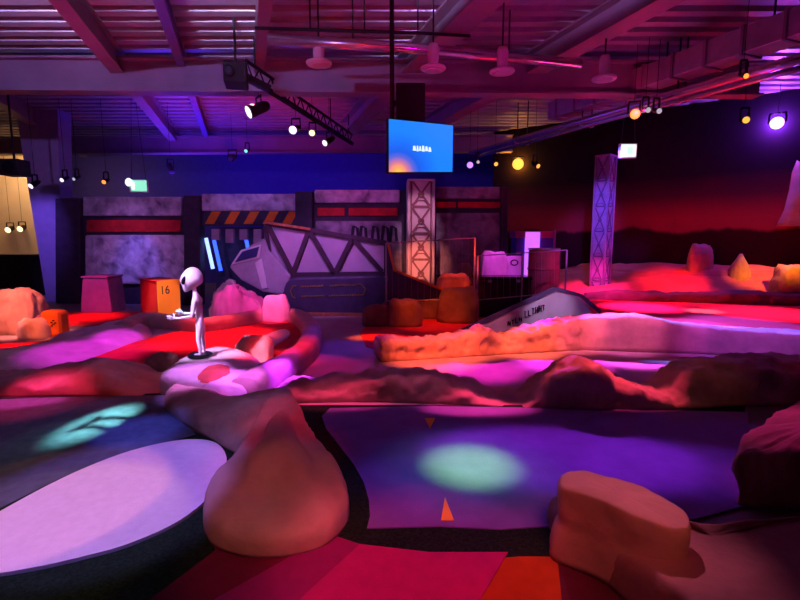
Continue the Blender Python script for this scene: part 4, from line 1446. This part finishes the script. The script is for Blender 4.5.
def area(name, loc, target, col, power, sx, sy):
    l = bpy.data.lights.new(name, 'AREA')
    l.shape = 'RECTANGLE'
    l.size, l.size_y = sx, sy
    l.color = col
    l.energy = power
    o = bpy.data.objects.new(name, l)
    COL.objects.link(o)
    o.location = loc
    d = V(target) - V(loc)
    o.rotation_euler = d.to_track_quat('-Z', 'Y').to_euler()
    return o


def pool(name, target, r, side='rear', z=4.1, dx=0.0, dist=None, blend=.8, soft=.05, ell=1.0):
    """added spotlight without a fixture, throwing a round pool of light of radius r at the target"""
    t = V(target)
    k = {'rear': 5.2 if z == 4.1 else 3.2, 'front': -2.8, 'top': .4}[side] if dist is None else dist
    if side == 'rear' and z == 4.1:
        z = 3.6
        ell = .55
    loc = V((t.x + dx, t.y + k, z))
    d = (t - loc).length
    o = spot(name, loc, t, (1, 1, 1), 100, math.degrees(2 * math.atan(r / d)), blend, soft)
    o.scale = (1, ell, 1)         # squashed cone narrows the beam
    return o


# violet backlight over the bank, throwing its shadow on the fairway
pool('purple_fairway', G(560, 458), 1.2, 'rear', 3.8, .8, 8.2, .5, .05, .22)
pool('purple_fairway_end', G(680, 470), .9, 'rear', 3.8, .8, 8.2, .6, .05, .25)
pool('purple_fairway_near', G(420, 485), .7, 'rear', 3.8, .8, 8.2, .8, .05, .25)
pool('fairway_fill', G(480, 480), 1.1, 'top', 4.3)
pool('teal_pool', G(471, 467), .43, 'top', 4.3, .1, -.6, 1.0)
pool('teal_pool_soft', G(468, 470), .80, 'top', 4.3, .1, -.6, 1.0)
pool('teal_streak', G(98, 424), .27, 'rear', 2.5, .5, 4.6, .8)
pool('teal_streak_end', G(40, 445), .45, 'rear', 2.9, .5, 4.6, .9)
pool('blue_surface', G(140, 432), .45, 'top', 4.2, 0, 0, .8)
pool('blue_surface_far', G(50, 420), .6, 'rear', 3.0, 0, 4.5, .9)
pool('lilac_oval_left', G(40, 503), .76, 'top', 4.2, .3, -1.2, .06, .03)
pool('lilac_oval', G(110, 500), .95, 'top', 4.2, .3, -1.2, .4)
pool('pink_oval', G(40, 530), .85, 'rear', 4.2, -.8, 1.5, .3, .03)
# course lights
pool('alien_rock_light', G(195, 372, .25), .42, 'top', 4.15, -.3, .2)
pool('alien_front_light', G(198, 320, .7), .55, 'front', 4.1, -1.2)
pool('crater_light', G(240, 384, .15), .36, 'top', 4.15, .5, -.2)
pool('path_light_lilac', G(286, 386), .34, 'top', 4.15, .8, .6)
pool('oval_light', G(215, 338), 1.25, 'top', 4.12, 0, .8)
pool('oval_hot_light', G(225, 337), .55, 'top', 4.12, .4, .8)
pool('oval_tip_light', G(150, 348), .7, 'rear', 4.1, 0, 1.5)
pool('kerb_light', G(283, 352, .15), .55, 'front', 4.1)
pool('block_light', G(250, 356, .2), .35, 'front', 4.1)
pool('slope_light', G(88, 347, .15), .9, 'top', 4.15, .4)
pool('slope_edge_light', G(30, 356, .1), .8, 'top', 4.15, -.4)
pool('bank_light_lobby', G(20, 375, .27), .5, 'rear', 4.15, -.3, 1.2, .7, .05, .5)
pool('bank_light_lobby_b', G(30, 394, .12), .6, 'front', 4.15)
pool('bank_light_dark', G(110, 380, .2), .6, 'front', 4.1)
pool('path_light_violet', G(272, 382), .45, 'rear', 4.1)
pool('path_light_purple', G(310, 366), .8, 'rear', 4.1)
pool('path_light_far', G(335, 350), .9, 'rear', 4.1)
pool('path_light_red', G(400, 366), .8, 'rear', 4.1)
pool('path_light_middle', G(480, 370), .7, 'rear', 4.1)
pool('path_light_magenta', G(560, 363), .75, 'rear', 4.1)
pool('path_light_pink', G(630, 360), .6, 'rear', 4.1)
pool('bank_top_light', G(335, 376, .28), .62, 'rear', 4.15, 0, 1.1, .8, .05, .36)
pool('bank_top_light_middle', G(478, 380, .28), .62, 'rear', 4.15, 0, 1.1, .8, .05, .36)
pool('bank_top_light_red', G(632, 376, .28), .62, 'rear', 4.15, 0, 1.1, .8, .05, .36)
pool('bank_top_light_end', G(585, 366, .38), .5, 'rear', 4.15, 0, 1.1, .8, .05, .36)
pool('bank_top_light_start', G(410, 370, .32), .5, 'rear', 4.15, 0, 1.1, .8, .05, .36)
pool('bank_front_light', G(430, 398, .1), .9, 'front', 4.1)
pool('bank_end_light', G(335, 394, .1), .45, 'front', 4.1)
pool('bank_front_light_end', G(690, 384, .2), .7, 'front', 4.1)
pool('wall_light_orange', D(435, 350, 6.5), .8, 'front', 4.0)
pool('wall_light_middle', D(530, 340, 6.9), .6, 'front', 4.0)
pool('wall_light_notch', D(484, 343, 6.75), .42, 'front', 4.0)
pool('wall_light_join', D(577, 332, 7.1), .5, 'front', 4.0)
pool('wall_light_gap', D(670, 338, 7.1), .55, 'front', 4.0)
pool('wall_light_pink', D(620, 335, 7.2), .7, 'front', 4.0)
pool('wall_light_violet', D(735, 342, 7.0), 1.1, 'front', 4.0)
pool('coping_light_b', D(690, 322, 7.6), .7, 'rear', 4.0)
pool('coping_light', D(640, 316, 7.6), .7, 'rear', 4.0)
pool('coping_light_end', D(750, 328, 7.5), 1.1, 'rear', 4.0)
pool('fairway_light', G(640, 307, .3), .9, 'top', 4.0)
pool('fairway_light_hot', G(704, 311, .3), .40, 'top', 4.0)
pool('fairway_light_end', G(770, 313, .3), 1.2, 'top', 4.0)
pool('rim_back_light', D(700, 295, 9.8), 1.6, 'rear', 4.0, 0, 1.6)
pool('desert_light_violet', D(598, 272, 11.2), .9, 'front', 4.0)
pool('desert_light_pink', D(625, 283, 10.6), .6, 'front', 4.0)
pool('slope_back_light', G(120, 328, .25), .45, 'top', 4.15, .3)
pool('desert_light_red', D(680, 283, 10.4), 1.1, 'front', 4.0)
pool('desert_light_orange', D(762, 280, 10.9), .8, 'front', 3.6)
pool('desert_light_red_b', D(672, 281, 11.4), .9, 'front', 3.6)
pool('mural_light', D(690, 214, 12.2), 1.9, 'front', 3.9, 0, -4)
pool('mural_light_end', D(770, 214, 11.6), 1.5, 'front', 3.9, 0, -4)
pool('violet_column', D(604, 215, 11.9), 1.0, 'front', 3.6, -1.0)
pool('red_patch', G(378, 338), .6, 'rear', 4.1, 0, 1.0)
pool('red_patch_b', G(430, 325), .9, 'front', 4.1)
pool('dark_boulders', D(450, 298, 9.3), .7, 'front', 4.0)
pool('orange_rock', D(462, 282, 10.2), .6, 'front', 4.0)
pool('tower_light', D(420, 262, 10.9), .6, 'front', 1.3, -.3, -2.2)
pool('tower_light_high', D(420, 215, 10.9), .55, 'front', 3.8)
pool('lilac_rocks', D(500, 268, 11.0), .6, 'front', 4.0)
pool('barrel_light', D(549, 268, 10.3), .5, 'front', 4.0)
pool('wing_light', D(550, 308, 8.3), .6, 'front', 4.0)
pool('wing_light_tail', D(490, 328, 8.1), .5, 'front', 4.0)
# wall washes
pool('wall_violet', D(135, 252, 12.4), 1.5, 'front', 3.8, 0, None, .8, .05, .85)
pool('wall_lilac', D(140, 275, 12.4), 1.0, 'front', 3.0, 0, -1.5)
pool('wall_lintel', D(250, 210, 12.2), 1.3, 'front', 4.0, 0, None, .8, .05, .4)
pool('wall_dim', D(357, 205, 11.9), 1.3, 'front', 4.0)
pool('wall_ship', D(320, 250, 10.7), 1.6, 'front', 3.9)
pool('wall_ship_nose', D(252, 275, 10.6), .7, 'front', 3.9)
pool('wall_far', D(470, 215, 11.5), 1.2, 'front', 4.0)
pool('number_box_orange', D(167, 300, 9.7), .5, 'front', 3.9, .8)
pool('number_box_side', D(150, 300, 9.7), .45, 'front', 3.9, -1.2)
pool('block_pink', D(97, 294, 10.9), .6, 'front', 3.9)
pool('boulder_orange', D(14, 312, 8.2), .7, 'front', 3.9)
pool('number_block_light', D(48, 325, 8.0), .4, 'front', 3.9)
pool('corner_red', G(85, 318), .9, 'top', 3.9)
pool('strip_red', G(5, 349), .5, 'top', 3.9)
pool('pink_nose_rock', D(238, 296, 9.6), .65, 'front', 3.9)
pool('stone_lilac', D(273, 302, 9.4), .4, 'front', 3.9)
pool('column_violet', D(50, 240, 12.9), 1.3, 'front', 3.9)
# far blue wall and roof
area('blue_back', (-3.2, 15.6, 3.4), (-4.2, 18.5, 4.0), (.03, .02, 1), 420, 5, .6)
area('blue_roof', (-6.0, 13.4, 3.1), (-5.2, 13.8, 5.0), (.14, .05, 1), 160, 5, 1.5)
area('lobby', (-11.6, 15.2, 4.2), (-11.6, 16.5, 2.2), (1, .62, .28), 60, 3, .5)
# light thrown up at the roof
area('roof_magenta', (-1.0, 4.5, 2.9), (-.6, 5.2, 5.0), (1, .04, .30), 50, 5, 2)
spot('roof_red', (2.6, 7.6, 2.4), (1.0, 6.6, 5.0), (1, .03, .25), 420, 110, .9)
spot('roof_left', (-4.4, 7.2, 2.2), (-5.0, 7.0, 5.0), (1, .05, .30), 420, 110, .9)
spot('roof_fill', (-4.6, 1.2, 4.35), (-4.4, 8.0, 5.05), (.50, .25, 1), 260, 80, .8)
for nm_, x_ in (('roof_white', -4.4), ('roof_white_middle', -1.7), ('roof_white_far', 1.6)):
    o = spot(nm_, (x_, 1.4, 4.35), (x_, 6.6, 5.06), (.55, .45, 1), 260, 60, .9)
    o.scale = (1, .13, 1)
spot('roof_right', (5.2, 7.2, 2.5), (4.4, 6.8, 5.0), (.85, .03, .55), 380, 100, .9)
spot('roof_far', (-3.4, 10.2, 2.6), (-3.6, 11.6, 5.0), (.85, .03, .55), 380, 110, .9)
spot('beam_pink', (-.9, 3.4, 2.7), G(261, 40, 4.65), (1, .1, .5), 300, 20, .8)
spot('pipe_light', (1.3, 4.4, 2.9), G(480, 53, 4.3), (1, .1, .3), 200, 80, .9)
spot('beam_light', (-1.0, 4.4, 3.6), (-1.0, 9.0, 4.7), (1, .1, .5), 300, 75, .9)
# lamp glow; violet and yellow points added by the mural for lamp halos
vl = on_mural(777, 122, .24)
point('violet_halo', vl, (.38, .08, 1), 300, .06)
yl = on_mural(518, 164, .22)
point('yellow_halo', yl, (1, .45, .04), 100, .05)
ol = G(635, 114, 3.8)
point('orange_lamp', ol + V((0, -.12, 0)), (1, .25, .03), 8, .05)
# added foreground spots without fixtures
pool('fore_pink', G(420, 580), .9, 'top', 4.2, 0, -1.5)
pool('fore_side', G(230, 585), .7, 'top', 4.2, 0, -1.5)
pool('fore_rock', G(275, 500, .3), .65, 'front', 4.2)
pool('fore_saddle', G(240, 415, .2), .6, 'front', 4.2)
pool('fore_neck', G(285, 425, .2), .6, 'rear', 4.2, .6, 3.2, 1.0)
pool('fore_slab', G(690, 560, .3), 1.0, 'front', 4.2)
pool('fore_lobe', G(600, 520, .3), .5, 'front', 4.2)
pool('slab_violet', G(635, 497, .4), .5, 'rear', 4.2)
pool('rim_pink', G(785, 425, .4), .5, 'rear', 4.2)

# light levels
FIT = {
    'roof_fill': (0.5, 0.25, 1, 765.0),
    'roof_white_middle': (0.6, 0.48, 1, 5100.0),
    'roof_white_far': (0.6, 0.25, 0.9, 2000),
    'wall_light_notch': (1.0, 0.12, 0.06, 1500.0),
    'alien_front_light': (0.778, 0.45, 1.0, 2402.2),
    'alien_rock_light': (0.671, 0.202, 1.0, 1023.0),
    'bank_end_light': (1.0, 0.092, 0.238, 183.8),
    'bank_front_light': (1, 0.3, 0.6, 15),
    'bank_front_light_end': (1.0, 0.291, 0.0, 23.2),
    'bank_light_dark': (1.0, 0.04, 0.0, 160.4),
    'bank_light_lobby': (1, 0.06, 0.42, 1700),
    'bank_light_lobby_b': (1.0, 0.026, 0.131, 970.5),
    'bank_top_light': (1, 0.05, 0.2, 910.0),
    'bank_top_light_end': (1.0, 0.069, 0.097, 709.2),
    'bank_top_light_middle': (1, 0.06, 0.25, 1800.0),
    'bank_top_light_red': (1, 0.06, 0.16, 1050.0),
    'bank_top_light_start': (1.0, 0.146, 0.445, 204.0),
    'barrel_light': (0.78, 0.171, 1.0, 287.9),
    'beam_light': (1.0, 0.0, 0.0, 23.9),
    'beam_pink': (1.0, 0.076, 0.301, 93.8),
    'block_light': (1.0, 0.0, 0.0, 2121.0),
    'block_pink': (1.0, 0.066, 0.471, 467.2),
    'blue_back': (0.16, 0.0, 1.0, 18.9),
    'blue_roof': (0.115, 0.022, 1.0, 123.3),
    'blue_surface': (0.142, 0.134, 1.0, 663.3),
    'blue_surface_far': (0.325, 0.302, 1.0, 133.1),
    'boulder_orange': (1, 0.19, 0.14, 2600),
    'column_violet': (0.251, 0.11, 1.0, 382.4),
    'coping_light': (0.205, 0.187, 1.0, 4217.6),
    'coping_light_b': (0.256, 0.098, 1.0, 5538.9),
    'coping_light_end': (0.121, 0.096, 1.0, 4796.8),
    'corner_red': (1.0, 0.028, 0.0, 758.8),
    'crater_light': (0.701, 0.128, 1.0, 1953.2),
    'dark_boulders': (1.0, 0.127, 0.012, 163.4),
    'desert_light_orange': (1.0, 0.237, 0.0, 1223.8),
    'desert_light_pink': (1.0, 0.02, 0.295, 1533.0),
    'desert_light_red': (1, 0.02, 0.02, 972.0),
    'desert_light_red_b': (1, 0.02, 0.02, 1232.0),
    'desert_light_violet': (1.0, 0.032, 0.419, 2892.3),
    'fairway_fill': (0.0, 0.056, 1.0, 69.7),
    'fairway_light': (1, 0.03, 0.4, 6000),
    'fairway_light_end': (1, 0.03, 0.15, 4200),
    'fairway_light_hot': (1, 0.5, 0.7, 2600),
    'fore_lobe': (1.0, 0.149, 0.114, 305.0),
    'fore_neck': (1.0, 0.013, 0.0, 375.3),
    'fore_pink': (1.0, 0.088, 0.191, 562.4),
    'fore_rock': (1.0, 0.18, 0.17, 238.5),
    'fore_saddle': (0.518, 0.317, 1.0, 148.9),
    'fore_side': (0.0, 1.0, 0.728, 9.9),
    'fore_slab': (0.0, 0.0, 0.0, 0.0),
    'kerb_light': (1.0, 0.008, 0.0, 1273.8),
    'lilac_oval': (0.374, 0.203, 1.0, 552.7),
    'lilac_oval_left': (1.0, 0.284, 0.101, 178.1),
    'lilac_rocks': (0.883, 0.074, 1.0, 537.1),
    'lobby': (1, 0.56, 0.26, 72.2),
    'mural_light': (0.0, 0.0, 0.0, 0.0),
    'mural_light_end': (0.29, 0.48, 1.0, 29.8),
    'number_block_light': (1.0, 0.147, 0.044, 1107.9),
    'number_box_orange': (1.0, 0.602, 0.429, 1539.6),
    'number_box_side': (1.0, 0.0, 0.046, 525.1),
    'orange_lamp': (1.0, 0.028, 0.237, 11.7),
    'orange_rock': (1.0, 0.053, 0.002, 646.4),
    'oval_hot_light': (1, 0.12, 0.5, 1000),
    'oval_light': (1, 0.04, 0.08, 1700),
    'oval_tip_light': (1.0, 0.129, 0.837, 270.7),
    'path_light_far': (0.072, 0.025, 1.0, 448.4),
    'path_light_lilac': (0.384, 0.027, 1.0, 6862.8),
    'path_light_magenta': (1, 0.04, 0.85, 5760.0),
    'path_light_middle': (1, 0.02, 0.6, 3800),
    'path_light_pink': (1, 0.09, 0.85, 9360.0),
    'path_light_purple': (1.0, 0.013, 0.253, 772.3),
    'path_light_red': (1, 0.02, 0.5, 624.0),
    'path_light_violet': (0.985, 0.043, 1.0, 763.2),
    'pink_nose_rock': (1.0, 0.02, 0.414, 723.4),
    'pink_oval': (1.0, 0.456, 0.0, 165.0),
    'pipe_light': (1.0, 0.0, 0.547, 57.2),
    'purple_fairway': (0.569, 0.045, 1.0, 3972.3),
    'purple_fairway_end': (0.475, 0.064, 1.0, 1356.2),
    'purple_fairway_near': (0.291, 0.064, 1.0, 988.4),
    'red_patch': (1.0, 0.089, 0.0, 977.7),
    'red_patch_b': (1.0, 0.095, 0.01, 538.3),
    'rim_back_light': (0.31, 0.111, 1.0, 261.9),
    'rim_pink': (1.0, 0.032, 0.379, 318.8),
    'roof_far': (1.0, 0.031, 0.0, 217.4),
    'roof_left': (1.0, 0.027, 0.272, 64.9),
    'roof_magenta': (1.0, 0.0, 0.0, 15.2),
    'roof_red': (0.0, 0.0, 0.0, 0.0),
    'roof_right': (0.0, 0.0, 1.0, 5.3),
    'roof_white': (0.6, 0.48, 1, 5600.0),
    'slab_violet': (1.0, 0.22, 0.45, 420.0),
    'slope_back_light': (0.914, 0.043, 1.0, 590.7),
    'slope_edge_light': (0.0, 1.0, 0.0, 5.9),
    'slope_light': (0.951, 0.029, 1.0, 522.7),
    'stone_lilac': (1.0, 0.07, 0.336, 2258.4),
    'strip_red': (1, 0.02, 0.02, 1700),
    'teal_pool': (0.216, 1.0, 0.097, 2438.2),
    'teal_pool_soft': (0.351, 1.0, 0.66, 91.5),
    'teal_streak': (0.341, 1.0, 0.973, 7988.7),
    'teal_streak_end': (0.0, 1.0, 0.539, 111.4),
    'tower_light': (1.0, 0.256, 0.199, 268.3),
    'tower_light_high': (1.0, 0.462, 0.897, 227.6),
    'violet_column': (0.175, 0.089, 1.0, 487.4),
    'violet_halo': (0.34, 0.06, 1.0, 179.2),
    'wall_dim': (1.0, 0.056, 0.636, 49.2),
    'wall_far': (1.0, 0.0, 0.567, 3.5),
    'wall_light_gap': (1.0, 0.077, 0.784, 322.2),
    'wall_light_join': (1.0, 0.129, 0.204, 1566.8),
    'wall_light_middle': (1, 0.13, 0.07, 2600),
    'wall_light_orange': (1, 0.11, 0.05, 2600),
    'wall_light_pink': (1.0, 0.144, 0.498, 996.6),
    'wall_light_violet': (0.556, 0.079, 1.0, 603.1),
    'wall_lilac': (0.163, 0.141, 1.0, 146.0),
    'wall_lintel': (0.257, 0.218, 1.0, 65.6),
    'wall_ship': (0.671, 0.221, 1.0, 333.0),
    'wall_ship_nose': (0.657, 0.248, 1.0, 130.4),
    'wall_violet': (0.621, 0.219, 1.0, 128.1),
    'wing_light': (0.921, 0.51, 1.0, 602.2),
    'wing_light_tail': (1.0, 0.209, 0.391, 476.6),
    'yellow_halo': (1.0, 0.42, 0.03, 44.0),
}
for n_, (r_, g_, b_, e_) in FIT.items():
    o = bpy.data.objects.get(n_)
    if o:
        o.data.color = (r_, g_, b_)
        o.data.energy = e_

w = bpy.data.worlds.new('world')
w.use_nodes = True
w.node_tree.nodes['Background'].inputs[0].default_value = (.25, .06, .28, 1)
w.node_tree.nodes['Background'].inputs[1].default_value = .012
SC.world = w

vs = SC.view_settings
vs.view_transform = 'Standard'
vs.look = 'None'
vs.exposure = .15
vs.gamma = 1
vs.use_curve_mapping = False
